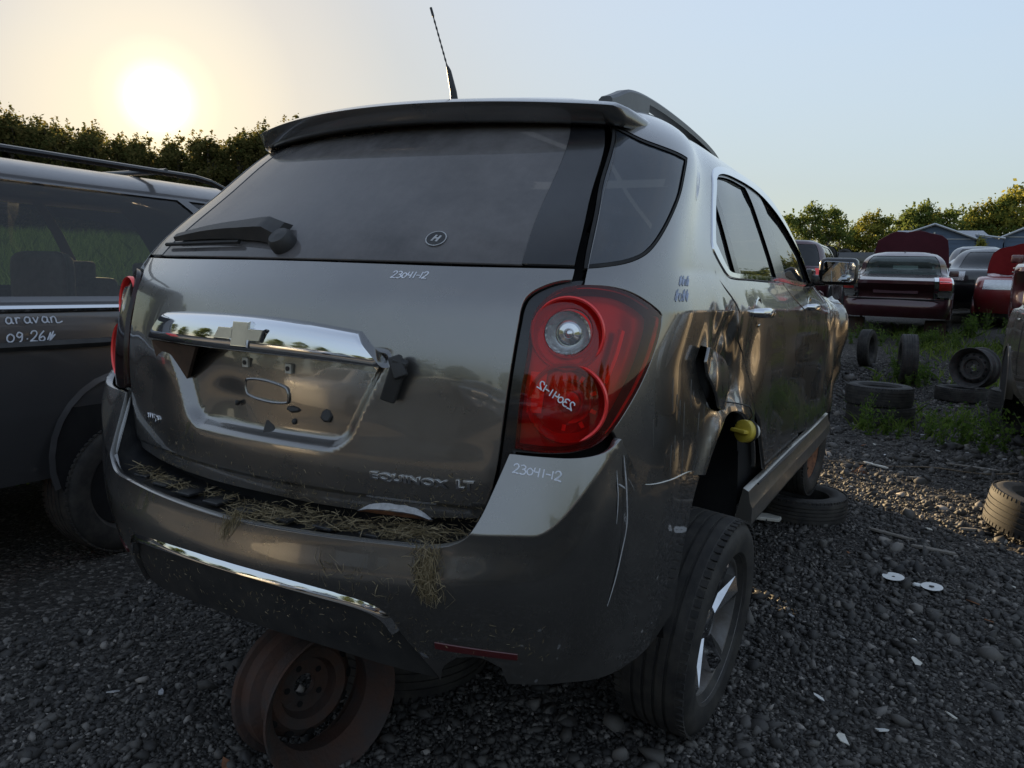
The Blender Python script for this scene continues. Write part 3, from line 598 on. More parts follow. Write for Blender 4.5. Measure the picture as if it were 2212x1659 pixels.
# tail lamps
def lamp_parts(fl):
    s=-1 if fl else 1
    L=tag(empty('tail_lamp'),None,None); L.parent=SUV
    seat=[p for p in lamp]; ge2=line('gate_edge')
    sur=[ge2[1]+np.array((.006,.004))]+[p+np.array((.004,0)) for p in ge2[2:15]]+[lamp[0]+np.array((.0,-.012)),lamp[21]+np.array((.0,-.008)),lamp[20]+np.array((0,-.008)),lamp[19]+np.array((.004,-.007)),lamp[18],lamp[19],lamp[20],lamp[21]]+lamp[0:9]+[lamp[8]+np.array((.006,.02))]
    patch('lamp_surround',BODY,sur,BLACKG,L,h=.03,gap=.001,thick=.03,off=-.010,flip=fl)
    e1=np.array(K['lens1']); ec=e1[0]; ea=.5*(abs(e1[2][0]-e1[4][0])); eb=.5*abs(e1[1][1]-e1[3][1]); ec=np.array((.5*(e1[2][0]+e1[4][0]),.5*(e1[1][1]+e1[3][1]))); ell=[ec+np.array((ea*math.cos(t),eb*math.sin(t))) for t in np.linspace(0,2*math.pi,33)[:-1]]
    RL=REDL if not fl else DREDL  # left lens gets a darker tint than the right
    patch('clear_lens',BODY,ell,CLRL,L,h=.02,gap=.001,thick=.01,off=.005,flip=fl,disp=lambda u,v,P:.006*np.exp(-((np.abs(u)-.78)/.12)**2))
    patch('lens',BODY,lamp,RL,L,holes=[ell],h=.022,gap=.001,thick=.02,off=.004,flip=fl,disp=lambda u,v,P:.006*np.exp(-((np.abs(u)-.78)/.12)**2))
    patch('housing',BODY,lamp,REDD,L,h=.025,gap=.003,thick=.004,off=-.040,flip=fl)
    for nm,a,mm in(('lens1','lens1o',CLEARB),('lens2','lens2',REDB)):
        c=np.array(K[nm][0]); q=np.array(K[a]); c0=BODY.P(*(np.array((c[0]*s,c[1])))); nn=BODY.N(np.array(c[0]*s),np.array(c[1]))
        ro=float(np.mean([np.linalg.norm(BODY.P(p[0]*s,p[1])-c0) for p in q[1:]])); ri=float(np.mean([np.linalg.norm(BODY.P(p[0]*s,p[1])-c0) for p in np.array(K[nm])[1:]]))
        # bowls look rearwards, not along the curved skin
        ax=np.array((.34*s,-1,.06)); ax/=np.linalg.norm(ax); M=frame(c0-ax*.030,ax,(0,0,1))
        b=MB(); b.lathe([(ro*1.00,-.006),(ro*1.02,.024),(ro*.98,.030),(ro*.93,.026),(ro*.90,.0),(ro*.80,-.014)],48,M); b.obj('bowl_ring',REDB,L)
        if mm is CLEARB:
            b=MB(); b.lathe([(ro*.80,-.014),(ri*1.10,-.004),(ri*1.06,.022),(ri*.98,.026)],40,M); b.obj('inner_ring',REDB,L)
            b=MB(); b.lathe([(ri*1.0,.022),(ri*.97,.030),(ri*.80,.026),(ri*.62,.014),(ri*.58,.008)],40,M); b.obj('clear_ring',WHITEP if 0 else CLEARB,L)
            b=MB(); b.lathe([(ri*.58,.006),(ri*.45,-.002),(ri*.25,.0),(ri*.22,.010),(ri*.12,.014),(0,.015)],28,M); b.obj('bulb_shield',CHROME,L)
        else:
            b=MB(); b.lathe([(ro*.80,-.014),(ro*.60,-.022),(ro*.56,-.012),(ro*.50,-.012),(ro*.32,-.022),(ro*.28,-.004),(ro*.12,.0),(0,.001)],40,M); b.obj('bowl',REDD,L)
            b=MB()
            for k in range(9):
                t=R(40*k+12); b.box(M[:3,3]+M[:3,0]*ro*.66*math.cos(t)+M[:3,1]*ro*.66*math.sin(t)+M[:3,2]*-.012,(ro*.16,ro*.10,.008),rot=M[:3,:3]@np.array([[math.cos(t),-math.sin(t),0],[math.sin(t),math.cos(t),0],[0,0,1]]))
            b.obj('reflector_facets',REDB,L,smooth=False)['kind']='stuff'
    # light pipe down the outer side
    b=MB(); pp=[lamp[k]*.35+np.array(K['lens1'][0])*.0+lamp[k2]*.65 for k,k2 in((3,13),(4,14),(3,15),(2,16))]
    b.tube([BODY.P(p[0]*s,p[1])-BODY.N(np.array(p[0]*s),np.array(p[1]))*.022 for p in smooth_loop(pp,.01,False)],.009,6); b.obj('light_pipe',REDB,L)
    b=MB(); q0=np.array(K['lens1'][4])*.6+np.array(K['lens2'][1])*.4; cc=BODY.P((lamp[2][0]+.03)*s,lamp[2][1]-.01); n0=BODY.N(np.array((lamp[2][0]+.03)*s),np.array(lamp[2][1])); M=frame(cc-n0*.026,n0,(0,0,1))
    b.prism([(-.045,-.012),(.045,-.022),(.045,.014),(-.045,.020)],.006,M); b.obj('reflex_plate',REDB,L,smooth=False)
    return L
lamp_parts(False); lamp_parts(True)
# bumper cover
bt=line('b_top'); bl=line('b_low'); ba=line('b_arch'); pn=line('panel')
topc=[np.array((0,.468)),np.array((.25,.474)),np.array((.42,.480)),np.array((.525,.484)),np.array((.578,.505)),np.array((.606,.545)),np.array((.632,.61)),pn[0]+np.array((.002,.004))]
lampb=[lamp[21]+np.array((.0,-.009)),lamp[20]+np.array((0,-.009)),lamp[19]+np.array((.003,-.009)),lamp[18]+np.array((.006,-.010))]
seam=[sq[2]+np.array((0,-.002)),sq[3],sq[4],sq[5],sq[6],np.array((1.345,.56))]
archb=arch_uv((ARCH[0],ARCH[1],ARCH[2]),139,196,7)
lowb=[np.array((1.12,.135)),np.array((.98,.125)),np.array((.86,.135)),np.array((.75,.140)),np.array((.668,.140)),np.array((.655,.19)),np.array((.61,.218)),np.array((.56,.215)),np.array((.53,.185)),np.array((.515,.135)),np.array((.40,.150)),np.array((.22,.178)),np.array((0,.188))]
bh=topc+lampb+seam+archb+lowb
bump=bh[::-1]+[p*np.array([-1,1]) for p in bh[1:-1]]
sn=line('b_strip'); 
# the lower dark valance between the ends of the bright strip is cut out and set in
s1=[np.array((0,.352)),np.array((.13,.350)),np.array((.28,.340)),np.array((.375,.325)),np.array((.415,.303)),np.array((.436,.268))]
val=[np.array((0,.352)),np.array((.13,.350)),np.array((.28,.340)),np.array((.375,.325)),np.array((.415,.303)),np.array((.436,.268)),np.array((.470,.215)),np.array((.505,.150)),np.array((.505,.128)),np.array((.40,.142)),np.array((.22,.170)),np.array((0,.180))]
bh2=topc+lampb+seam+archb+lowb[:10]+[np.array((.512,.150)),np.array((.476,.215)),np.array((.442,.268)),np.array((.420,.306)),np.array((.378,.329)),np.array((.28,.344)),np.array((.13,.354)),np.array((0,.356))]
bump=bh2[::-1]+[p*np.array([-1,1]) for p in bh2[1:-1]]
cu=np.linspace(-1.0,1.0,1600); cz=np.stack([cu,np.interp(BUMP.zc(cu),ZV,VV)],1); sl_=np.concatenate([[0],np.cumsum(np.linalg.norm(np.diff(cz,axis=0),axis=1))]); si=np.linspace(0,sl_[-1],int(sl_[-1]/.009)); cz=np.stack([np.interp(si,sl_,cz[:,0]),np.interp(si,sl_,cz[:,1])],1)
ct=np.gradient(cz,axis=0); ct/=np.linalg.norm(ct,axis=1,keepdims=True); cq=np.stack([-ct[:,1],ct[:,0]],1); cp=[cz+cq*k for k in(-.013,-.0045,.0,.0045,.013)]
b_disp=lambda u,v,P:-.010*np.exp(-((np.abs(u)-.93)/.03)**2-((v-.55)/.12)**2)+.0035*crump(P[...,1]*.7,P[...,2]*.6,2)*np.exp(-((np.abs(u)-.95)/.10)**2-((v-.58)/.08)**2)
patch('bumper_cover',BUMP,bump,PAINT,SUV,h=.026,gap=.002,thick=.02,disp=b_disp,extra=np.concatenate(cp))
vv=[p for p in val]; vv=vv+[p*np.array([-1,1]) for p in vv[::-1][1:-1]]
patch('bumper_valance',BUMP,vv,BLACKP,SUV,h=.035,gap=.002,thick=.02,off=-.012)
# bright strip
def ribbon(name,S,pts,w,m,parent,off=.0,nrm=.012,both=True,tilt=.0):
    L=smooth_loop(pts,.012,False)
    if both: L=np.concatenate([L[::-1]*np.array([-1,1]),L[1:]])
    t=np.gradient(L,axis=0); t/=np.linalg.norm(t,axis=1,keepdims=True); q=np.stack([-t[:,1],t[:,0]],1); n=len(L); V=[];F=[];rows=((-.5,-nrm),(-.5,.004),(-.42,.006),(-.1,.003),(.5,-.008+tilt),(.5,-nrm))
    for k,d in rows:
        p=L+q*w*k; V.append(S.P(p[:,0],p[:,1])+S.N(p[:,0],p[:,1])*(off+d))
    V=np.concatenate(V)
    for k in range(len(rows)-1):
        for i in range(n-1): F.append((k*n+i,k*n+i+1,(k+1)*n+i+1,(k+1)*n+i))
    b=MB(); b.add(V,F); return b.obj(name,m,parent,angle=50)
ribbon('bumper_bright_strip',BUMP,[p+np.array((0,.009)) for p in s1],.030,CHROME,SUV,off=.003,tilt=-.003)
for s in(False,True): patch('bumper_reflector',BUMP,[np.array((.515,.258)),np.array((.69,.235)),np.array((.69,.218)),np.array((.515,.240))],mat('dark_red_plastic',(.075,.010,.012),.35,0,.5),SUV,h=.03,gap=.001,thick=.004,off=.003,flip=s)
# step pad on top of the bumper: from its edge forward to under the gate
def ledge():
    V=[];F=[];n=80; tl=smooth_loop(topc,.012,False); tl=np.concatenate([tl[::-1]*np.array([-1,1]),tl[1:]]); rows=[]
    E=BUMP.P(tl[:,0],tl[:,1]); m=len(tl)
    for k,(dy,dz) in enumerate(((0.,-.0005),(.010,.004),(.016,.001),(.024,-.008),(.07,-.013),(.13,-.010),(.22,-.008))):
        Q=E.copy(); Q[:,1]+=dy; Q[:,0]*=1-.06*dy*4*(np.abs(tl[:,0])>.5); Q[:,2]=np.minimum(Q[:,2],Q[:,2])+dz; V.append(Q)
    V=np.concatenate(V)
    for k in range(6):
        for i in range(m-1): F.append((k*m+i,k*m+i+1,(k+1)*m+i+1,(k+1)*m+i))
    lip=MB(); lip.add(V[:3*m],[f for f in F if max(f)<3*m]); lip.obj('bumper_lip',PAINT,SUV,angle=60)
    pad=MB(); pad.add(V,[f for f in F if min(f)>=2*m]); pad.obj('step_pad',STEP,SUV,angle=60)
    # raised ribs of the pad
    for i in range(9):
        x=-.48+.12*i; u=x; e=BUMP.P(np.array(u),np.array(.478)); b=MB(); b.box((x,e[1]+.075,e[2]-.006),(.055,.062,.008),bev=.003); b.obj('step_pad_block',STEP,SUV)
ledge()
# rocker
for s in(1,-1):
    V=[];F=[]; yy=np.linspace(1.43,3.66,24); prof=[(.885,.425),(.905,.415),(.912,.375),(.922,.355),(.922,.295),(.905,.262),(.85,.245)]
    for y in yy:
        dx=BODY.P(np.interp(y,YU,UU),.35)[0]-.905
        for x,z in prof: V.append((s*(x+dx),y,z-.010*(y-1.43)))
    k=len(prof)
    for i in range(len(yy)-1):
        for j in range(k-1): F.append((i*k+j,i*k+j+1,i*k+k+j+1,i*k+k+j) if s<0 else (i*k+j,i*k+k+j,i*k+k+j+1,i*k+j+1))
    F+= [tuple(range(k)),tuple(range((len(yy)-1)*k,len(yy)*k))]
    b=MB(); b.add(V,F); b.obj('rocker_panel',DIRTY,SUV,angle=25)
    b=MB(); b.tube([(s*.925,1.5,.432),(s*.932,2.2,.425),(s*.936,2.75,.420)],[.004,.009,.004],6); b.obj('torn_sill_seal',BLACKP,SUV)
# chrome bar with emblem on the liftgate
def gsurf(x,z,off):
    v=np.interp(z,ZV,VV); u=np.sign(x)*np.interp(abs(x),GX,GU); p=BODY.P(u,v); return p+np.array((0,-off,0))
GU=np.linspace(0,.8,200); GX=BODY.P(GU,np.full(200,.85))[:,0]
def bar():
    V=[];F=[];n=60; prof=[(0.,-.030),(.0,-.006),(.035,.016),(.10,.027),(.24,.0340),(.45,.0385),(.7,.0415),(.92,.042),(1.0,.037),(1.03,.022),(1.02,-.005)]
    for i in range(n+1):
        s=-1+2*i/n
        for t,o in prof:
            x=-.035+s*(.335+.075*min(t,1)); z=1.046-.010*s*s-.012*(s>0)*s*s-(.086-.012*s*s)*t; q_=gsurf(x,z,0.); q_[1]=gsurf(x,.965,o*(1-.25*abs(s)**5))[1]; V.append(q_)
    m=len(prof)
    for i in range(n):
        for k in range(m-1): F.append((i*m+k,i*m+m+k,i*m+m+k+1,i*m+k+1))
    F.append(tuple(range(m))); F.append(tuple(range(n*m,n*m+m))[::-1])
    b=MB(); b.add([tuple(v) for v in V],[f[::-1] for f in F]); return b.obj('chrome_garnish',CHROME,SUV,angle=55)
BAR=bar()
e0=gsurf(-.012,.965,.0395); e0[2]=1.002; nrm=np.array((-.01,-1,.09)); Me=frame(e0,nrm,(1,0,0))
W,H=.088,.032; wg=.0165; sk=.011
def bowtie(d):
    # a tall middle block between two slanted wings, each shrunk by d
    k=W*.36; return [[(-k+sk*.4+d,-H+d),(k+sk*.0-d,-H+d),(k+sk*.6-d,H-d),(-k+sk+d*1.0,H-d)],[(-W+d*1.4,-wg+d),(-k+sk*.45+d*.9,-wg+d),(-k+sk*.75+d*.9,wg-d),(-W+sk*1.6+d*.9,wg-d)],[(k+sk*.1-d*.9,-wg+d),(W-sk*1.2-d*.9,-wg+d),(W-d*1.4,wg-d),(k+sk*.45-d*.9,wg-d)]]
b=MB()
for i,q in enumerate(bowtie(0)): b.prism(q,.0055-.0003*i,Me,h0=-.006,bev=.003)
b.obj('emblem_border',CHROME,SUV,smooth=False)
b=MB()
for i,q in enumerate(bowtie(.0042)): b.prism(q,.0062+.0001*i,Me,h0=.0)
b.obj('emblem_face',EMBF,SUV,smooth=False)
# broken ends of the garnish and its left-over fixings
b=MB()
for (x,z,o,d,rz) in((.405,.925,.025,(.035,.03,.10),.35),(.418,.955,.035,(.03,.03,.05),-.4)):
    b.box(gsurf(x,z,o),d,rot=np.array(Matrix.Rotation(rz,3,'Y')@Matrix.Rotation(.5,3,'Z')),bev=.006)
b.obj('torn_garnish_bracket',BLACKP,SUV)
b=MB(); q=[gsurf(x,z,o) for x,z,o in((-.44,.955,.02),(-.20,.955,.025),(-.30,.86,-.02),(-.42,.88,.0))]; c=[p+np.array((0,.01,0)) for p in q]
b.add(q+c,[(0,1,2,3),(7,6,5,4),(0,4,5,1),(1,5,6,2),(2,6,7,3),(3,7,4,0)]); b.obj('torn_backing_plate',mat('brown_stained_plastic',(.075,.042,.026),.6,var=.8,vscale=20,col2=(.03,.02,.015)),SUV,smooth=False)
for x,z in((-.06,.925),(.085,.922)):
    b=MB(); b.box(gsurf(x,z,-.028),(.020,.012,.024),bev=.002); o=b.obj('mounting_clip',WHITEP,SUV); b=MB(); M=frame(gsurf(x,z,-.0215),(0,-1,0),(1,0,0)); b.lathe([(.006,.0),(.006,.002),(.0,.002)],10,M); b.obj('clip_hole',BLACKP,o)
p=[(-.055,.883),(.075,.874),(.08,.838),(-.05,.845)]
V=smooth_loop([np.array(q) for q in p],.004,ang=170); b=MB(); b.tube([gsurf(x,z,-.028) for x,z in V]+[gsurf(V[0][0],V[0][1],-.028)],.0035,6,cap=False); b.obj('latch_pocket_rim',PAINT,SUV)
b=MB(); b.add([gsurf(x,z,-.0275) for x,z in V],[tuple(range(len(V)))]); b.obj('latch_pocket',PAINT,SUV,smooth=False)
rr=random.Random(3)
for x,z,sx,sz in((.02,.765,.032,.055),(.09,.752,.014,.030),(.195,.815,.022,.026),(.10,.822,.030,.012),(-.095,.818,.008,.010),(.10,.793,.010,.011)):
    b=MB(); pts=[(sx*(.5+.3*rr.random())*math.cos(t),sz*(.5+.3*rr.random())*math.sin(t)) for t in np.linspace(0,6.28,8)[:-1]]
    b.prism(pts,.012,frame(gsurf(x,z,-.035),(0.2,-1,.35),(1,0,0)),bev=.003); b.obj('broken_plastic_remnant',BLACKP,SUV,smooth=False)
# scraped lower edge of the gate
b=MB(); V=[];F=[]
for i,x in enumerate(np.linspace(.30,.475,15)):
    t=abs(i-7)/7.; hgt=.024*(1-t**3)+.002*rr.random(); a=BODY.P(np.interp(x,GX,GU),.512); V+= [a+np.array((0,-.0035,hgt)),a+np.array((0,-.013,hgt*.45)),a+np.array((0,.004,-.004))]
for i in range(14):
    for k in range(2): F.append((i*3+k,i*3+k+1,i*3+4+k,i*3+3+k))
b.add([tuple(v) for v in V],F); b.obj('scraped_gate_edge',SCRAPE,SUV,smooth=False)
b=MB(); b.add([tuple(v+np.array((0,-.0008,-.002))) for i,v in enumerate(V) if i%3>0],[(i*2,i*2+1,i*2+3,i*2+2) for i in range(14)]); b.obj('rusted_gate_edge',RUSTO,SUV,smooth=False)
# wiper: arm under a wedge-shaped cover, blade, pivot
wp_=[np.array(p) for p in K['wiper']]
def gp(u,v,o): return BODY.P(u,v)+BODY.N(np.array(u),np.array(v))*o
b=MB(); a0,a1,a2=wp_[3],np.array((-.10,1.155)),np.array((-.62,1.150)); b.box((0,0,0),(.001,.001,.001)); b=MB()
V=[];F=[]; pts=smooth_loop([np.array((-.045,1.150)),np.array((-.12,1.158)),np.array((-.35,1.158)),np.array((-.60,1.145))],.03,False); wdt=np.interp(np.arange(len(pts)),[0,2,8,len(pts)-1],[.030,.026,.019,.010]); hh=np.interp(np.arange(len(pts)),[0,2,6,len(pts)-1],[.030,.045,.036,.018])
for (u,v),ww,h_ in zip(pts,wdt,hh):
    for k,o in((-1,.006),(-.55,h_),(.55,h_),(1,.006)): V.append(gp(u,v+ww*k,o))
for i in range(len(pts)-1):
    for k in range(3): F.append((i*4+k,i*4+k+1,i*4+5+k,i*4+4+k))
F+=[(0,1,2,3)[::-1],tuple(range(len(V)-4,len(V)))]
b.add([tuple(v) for v in V],F); WIP=b.obj('rear_wiper',BLACKP,SUV,angle=30)
b=MB(); pt=gp(-.03,1.13,.0); b.lathe([(.034,-.002),(.034,.02),(.026,.032),(.0,.036)],24,frame(pt,BODY.N(np.array(-.03),np.array(1.13)),(1,0,0))); b.obj('wiper_pivot',BLACKP,WIP)
b=MB(); b.tube([gp(u,v,.010) for u,v in smooth_loop([np.array((-.20,1.128)),np.array((-.45,1.124)),np.array((-.63,1.122))],.03,False)],.006,6); b.obj('wiper_blade',RUBBER,WIP)
# round sticker with an H on the rear glass
uc,vc=K['sticker'][0]; cn=BODY.N(np.array(uc),np.array(vc)); Ms=frame(gp(uc,vc,.0006),cn,(1,.0,0)); b=MB(); b.lathe([(.026,0),(.0235,.0003)],32,Ms); b.obj('sticker_ring',SCRAPE,SUV)
b=MB(); b.lathe([(.0235,.0002),(0,.0002)],32,Ms); b.obj('sticker_disc',BLACKP,SUV)
b=MB(); b.prism([(-.010,-.011),(-.005,-.011),(-.003,-.002),(.003,-.002),(.002,-.011),(.007,-.011),(.011,.011),(.006,.011),(.004,.003),(-.002,.003),(0,.011),(-.005,.011)],.0008,Ms); b.obj('sticker_letter',SCRAPE,SUV,smooth=False)
# door handles
for nm,kk in(('handle1','rear'),('handle2','front')):
    a,c_=K[nm][0],K[nm][1]
    for s in(1,-1):
        pa=BODY.P(a[0]+(.0),a[1]); y0=pa[1]; L=.17; xs=BODY.P(np.interp(y0+L/2,YU,UU),np.interp(1.065,ZV,VV))[0]+.014; zz=1.068
        H_=empty('door_handle'); H_.parent=SUV
        b=MB(); b.tube([(s*(xs-.01),y0,zz),(s*(xs+.018),y0+.012,zz),(s*(xs+.030),y0+.05,zz),(s*(xs+.030),y0+.12,zz-.002),(s*(xs+.016),y0+L-.01,zz-.004),(s*(xs-.01),y0+L,zz-.004)],[.014,.017,.018,.018,.017,.012],10); b.obj('grip',CHROME,H_)
        b=MB(); M=frame((s*(xs-.010),y0+L*.55,zz),(s,0,.05),(0,1,0)); b.lathe([(.062,.004),(.055,.006),(.03,-.006),(0,-.012)],28,M@np.diag([1,.85,1,1])); b.obj('cup',CHROME,H_)
# mirrors
for s in(1,-1):
    Q=empty('door_mirror'); Q.parent=SUV
    b=MB(); b.box((s*.982,2.99,1.248),(.190,.13,.140),bev=.036); b.obj('housing',BLACKG,Q,angle=0)
    b=MB(); b.box((s*.880,2.97,1.200),(.10,.07,.055),bev=.02); b.box((s*.852,2.93,1.21),(.03,.16,.09),bev=.01); b.obj('arm',BLACKG,Q)
    b=MB(); b.prism([(-.075,-.047),(-.062,-.054),(.060,-.054),(.078,-.040),(.080,.030),(.070,.046),(-.062,.052),(-.073,.044)],.003,frame((s*.985,2.9245,1.248),(s*.015,-1,-.055),(s,0,0)),bev=.0015); b.obj('mirror_glass',MIRRORG,Q,smooth=False)
    b=MB(); b.tube([(s*1.035,2.9205,1.296),(s*1.032,2.9205,1.268),(s*1.045,2.9205,1.255),(s*1.063,2.9205,1.252)],.002,6); b.obj('spot_mirror_frame',BLACKP,Q)
    b=MB(); b.box((s*1.076,3.0,1.235),(.012,.07,.05),bev=.005); b.obj('turn_lamp',CLEARB,Q)
# filler cap on its tether in front of the arch
cp3=BODY.P(*K['cap'][0])+np.array((.030,.02,0)); ax=np.array((-.50,-.85,.10)); Mc=frame(cp3,ax,(0,0,1))
CAP=empty('fuel_cap'); CAP.parent=SUV
b=MB(); b.lathe([(.0,.0),(.030,.0),(.036,-.004),(.036,-.026),(.030,-.028)],28,Mc); b.box(cp3+Mc[:3,2]*.010,(.012,.058,.022),rot=Mc[:3,:3],bev=.004); b.obj('cap_body',YELLOW,CAP)
b=MB(); b.lathe([(.0375,-.024),(.039,-.028),(.0375,-.034),(.034,-.034)],28,Mc); b.obj('cap_ring',RUBBER,CAP)
b=MB(); b.lathe([(.026,-.030),(.026,-.036),(.023,-.038),(.025,-.046),(.022,-.048),(.024,-.058),(.0,-.06)],24,Mc); b.obj('cap_thread',WHITEP,CAP)
b=MB(); b.tube(smooth_loop([BODY.P(1.60,.72)+np.array((-.02,0,0)),cp3+np.array((.02,-.03,.085)),cp3+np.array((.028,.0,.055)),cp3-Mc[:3,2]*.03+np.array((0,0,.036))],.01,False),.0025,6); b.obj('cap_tether',BLACKP,CAP)
# seats seen through the glass
for x,y in((.38,2.2),(-.38,2.2)):
    S_=empty('front_seat'); S_.parent=SUV; b=MB(); b.box((x,y,.95),(.46,.14,.62),bev=.05,rot=np.array(Matrix.Rotation(-.2,3,'X'))); b.obj('backrest',SEATM,S_,angle=0); b=MB(); b.box((x,y-.10,1.33),(.25,.09,.18),bev=.035); b.obj('headrest',SEATM,S_,angle=0); b=MB(); b.box((x,y+.28,.62),(.48,.5,.16),bev=.05); b.obj('cushion',SEATM,S_,angle=0)
RS=empty('rear_seat'); RS.parent=SUV; b=MB(); b.box((0,1.35,.86),(1.30,.16,.60),bev=.05,rot=np.array(Matrix.Rotation(-.25,3,'X'))); b.obj('backrest',SEATM,RS,angle=0)
for x in(-.42,.0,.42): b=MB(); b.box((x,1.24,1.20),(.24,.09,.14),bev=.03); b.obj('headrest',SEATM,RS,angle=0)
b=MB(); b.box((0,1.75,.62),(1.5,2.9,.06)); b.box((0,3.05,1.0),(1.5,.35,.22),bev=.06); b.obj('cabin_floor_and_dash',DARKI,SUV)
# scratches and the torn seam of the bumper corner
def stroke(S,pts,w,m,name,parent,off=.0010):
    L=smooth_loop([np.array(p) for p in pts],.006,False,ang=100); t=np.gradient(L,axis=0); t/=np.linalg.norm(t,axis=1,keepdims=True)+1e-9; q=np.stack([-t[:,1],t[:,0]],1); n=len(L)
    ww=w*np.interp(np.linspace(0,1,n),[0,.15,.8,1],[.35,1,.9,.3]); V=np.concatenate([S.P(*(L+q*ww[:,None]*k).T)+S.N(*(L+q*ww[:,None]*k).T)*(off+e) for k,e in((-1,-.0006),(0,0.0005),(1,-.0006))])
    return V,[(k*n+i,k*n+i+1,(k+1)*n+i+1,(k+1)*n+i) for k in range(2) for i in range(n-1)]
b=MB()
b.add(*stroke(BUMP,[(.890,.690),(.898,.60),(.905,.53),(.892,.46),(.880,.40),(.865,.34)],.0022,None,'',None,.0022)); b.add(*stroke(BUMP,[(.872,.66),(.874,.60),(.872,.54)],.0012,None,'',None)); b.add(*stroke(BUMP,[(.90,.64),(.935,.60)],.001,None,'',None)); b.add(*stroke(BUMP,[(.875,.63),(.895,.615)],.002,None,'',None))
b.obj('bumper_scratches',SCRAPE,SUV)
b=MB()
for i in range(14):
    u=1.0+.45*rr.random(); v=.62+.22*rr.random(); l=.03+.10*rr.random(); b.add(*stroke(BODY,[(u,v),(u+.006*(rr.random()-.5),v-l*.5),(u+.004,v-l)],.0005+.0004*rr.random(),None,'',None,.0006))
b.obj('side_scratches',mat('pale_scratch',(.17,.165,.155),.5,.4),SUV)['kind']='stuff'
# hand lettering
GLY={'2':[[(.05,.75),(.2,.98),(.5,1),(.62,.75),(.45,.45),(0,.02),(.3,.06),(.72,.0)]],'3':[[(.05,.92),(.35,1),(.6,.82),(.5,.6),(.25,.54),(.55,.48),(.66,.25),(.4,.0),(.0,.08)]],'0':[[(.35,.8),(.08,.62),(.05,.25),(.3,.05),(.58,.2),(.62,.55),(.35,.8)]],'4':[[(.08,.95),(.05,.5),(.55,.48)],[(.58,.98),(.5,.0)]],'1':[[(.3,.95),(.22,.02)]],'-':[[(.05,.45),(.6,.45)]],
'a':[[(.55,.55),(.25,.6),(.05,.3),(.2,.03),(.5,.15),(.58,.55),(.6,.1),(.75,.02)]],'r':[[(.1,.6),(.15,.0)],[(.13,.35),(.3,.58),(.55,.52)]],'v':[[(.05,.58),(.25,.02),(.6,.6)]],'n':[[(.08,.58),(.1,.0)],[(.1,.38),(.35,.6),(.55,.45),(.6,.0),(.85,-.02),(1.2,.1)]],'9':[[(.55,.8),(.25,.9),(.08,.62),(.3,.45),(.56,.65),(.58,.8),(.52,.2),(.3,-.05)]],'6':[[(.5,1),(.15,.6),(.05,.2),(.3,.0),(.55,.2),(.4,.45),(.1,.3)]],'.':[[(.2,.35),(.24,.25)]],'x':[[(.0,.1),(.3,.8),(.25,.1),(.6,.9),(.3,.3),(.75,.6),(.2,.0)]]}
def handwrite(text,fn,size,w,m,name,parent,adv=.78,lift=.0016):
    # fn(s,t) -> (point, normal) along and across the line of writing
    w=w*1.3; b=MB(); x=0; r2=random.Random(len(text)*7+int(size*1e5))
    for ch in text:
        for st in GLY[ch]:
            p=smooth_loop([np.array(((x+q[0]+.02*r2.random())*size,(q[1]+.03*r2.random())*size)) for q in st],size*.05,False,ang=120); P=[];N=[]
            for s,t in p: a,n=fn(s,t); P.append(a);N.append(n)
            P=np.array(P);N=np.array(N); t=np.gradient(P,axis=0); t/=np.linalg.norm(t,axis=1,keepdims=True)+1e-9; c=np.cross(N,t); k=len(P)
            V=np.concatenate([P+c*w*e+N*(lift+f_) for e,f_ in((-1,-.0012),(-.6,0),(.6,0),(1,-.0012))]); b.add(V,[(j*k+i,j*k+i+1,(j+1)*k+i+1,(j+1)*k+i) for j in range(3) for i in range(k-1)])
        x+=adv if ch not in'1.-' else adv*.62
    return b.obj(name,m,parent,smooth=True)
def on_surf(S,u0,v0,du,dv,disp=None):
    du=np.array(du,float);dv=np.array(dv,float)
    def fn(s,t):
        p=np.array((u0,v0))+du*s+dv*t; P=S.P(p[0],p[1]); n=S.N(p[0],p[1]); d=disp(p[0],p[1],P) if disp else 0.
        return P+n*d,n
    return fn
tg=K['txt_gate']; handwrite('23041-12',on_surf(BODY,tg[2][0],tg[2][1],(1,0.01),(.12,1),body_disp),.0165,.0012,MARK,'marker_writing',SUV,adv=.80)
tb_=K['txt_bump']; a=np.array(tb_[0]);c=np.array(tb_[1]); handwrite('23041-12',on_surf(BUMP,a[0],a[1]-.013,(1,-.10),(.10,1)),.0190,.0013,MARK,'marker_writing',SUV)
tl_=K['txt_lamp']; a=np.array(tl_[1]);c=np.array(tl_[0]); d_=(c-a)/np.linalg.norm(c-a); handwrite('23041-12',on_surf(BODY,a[0]-.001,a[1]-.006,d_,(d_[1],-d_[0])),.0165,.0011,MARK,'marker_writing',SUV,lift=.013)
u0=np.interp(.52,YU,UU); handwrite('xaxx',on_surf(BODY,1.10,np.interp(1.112,ZV,VV),(1,0),(.1,1),body_disp),.034,.0008,BLUEM,'faded_marker_writing',SUV); handwrite('xxax',on_surf(BODY,1.13,np.interp(1.15,ZV,VV),(1,0),(.1,1),body_disp),.030,.0008,BLUEM,'faded_marker_writing',SUV)
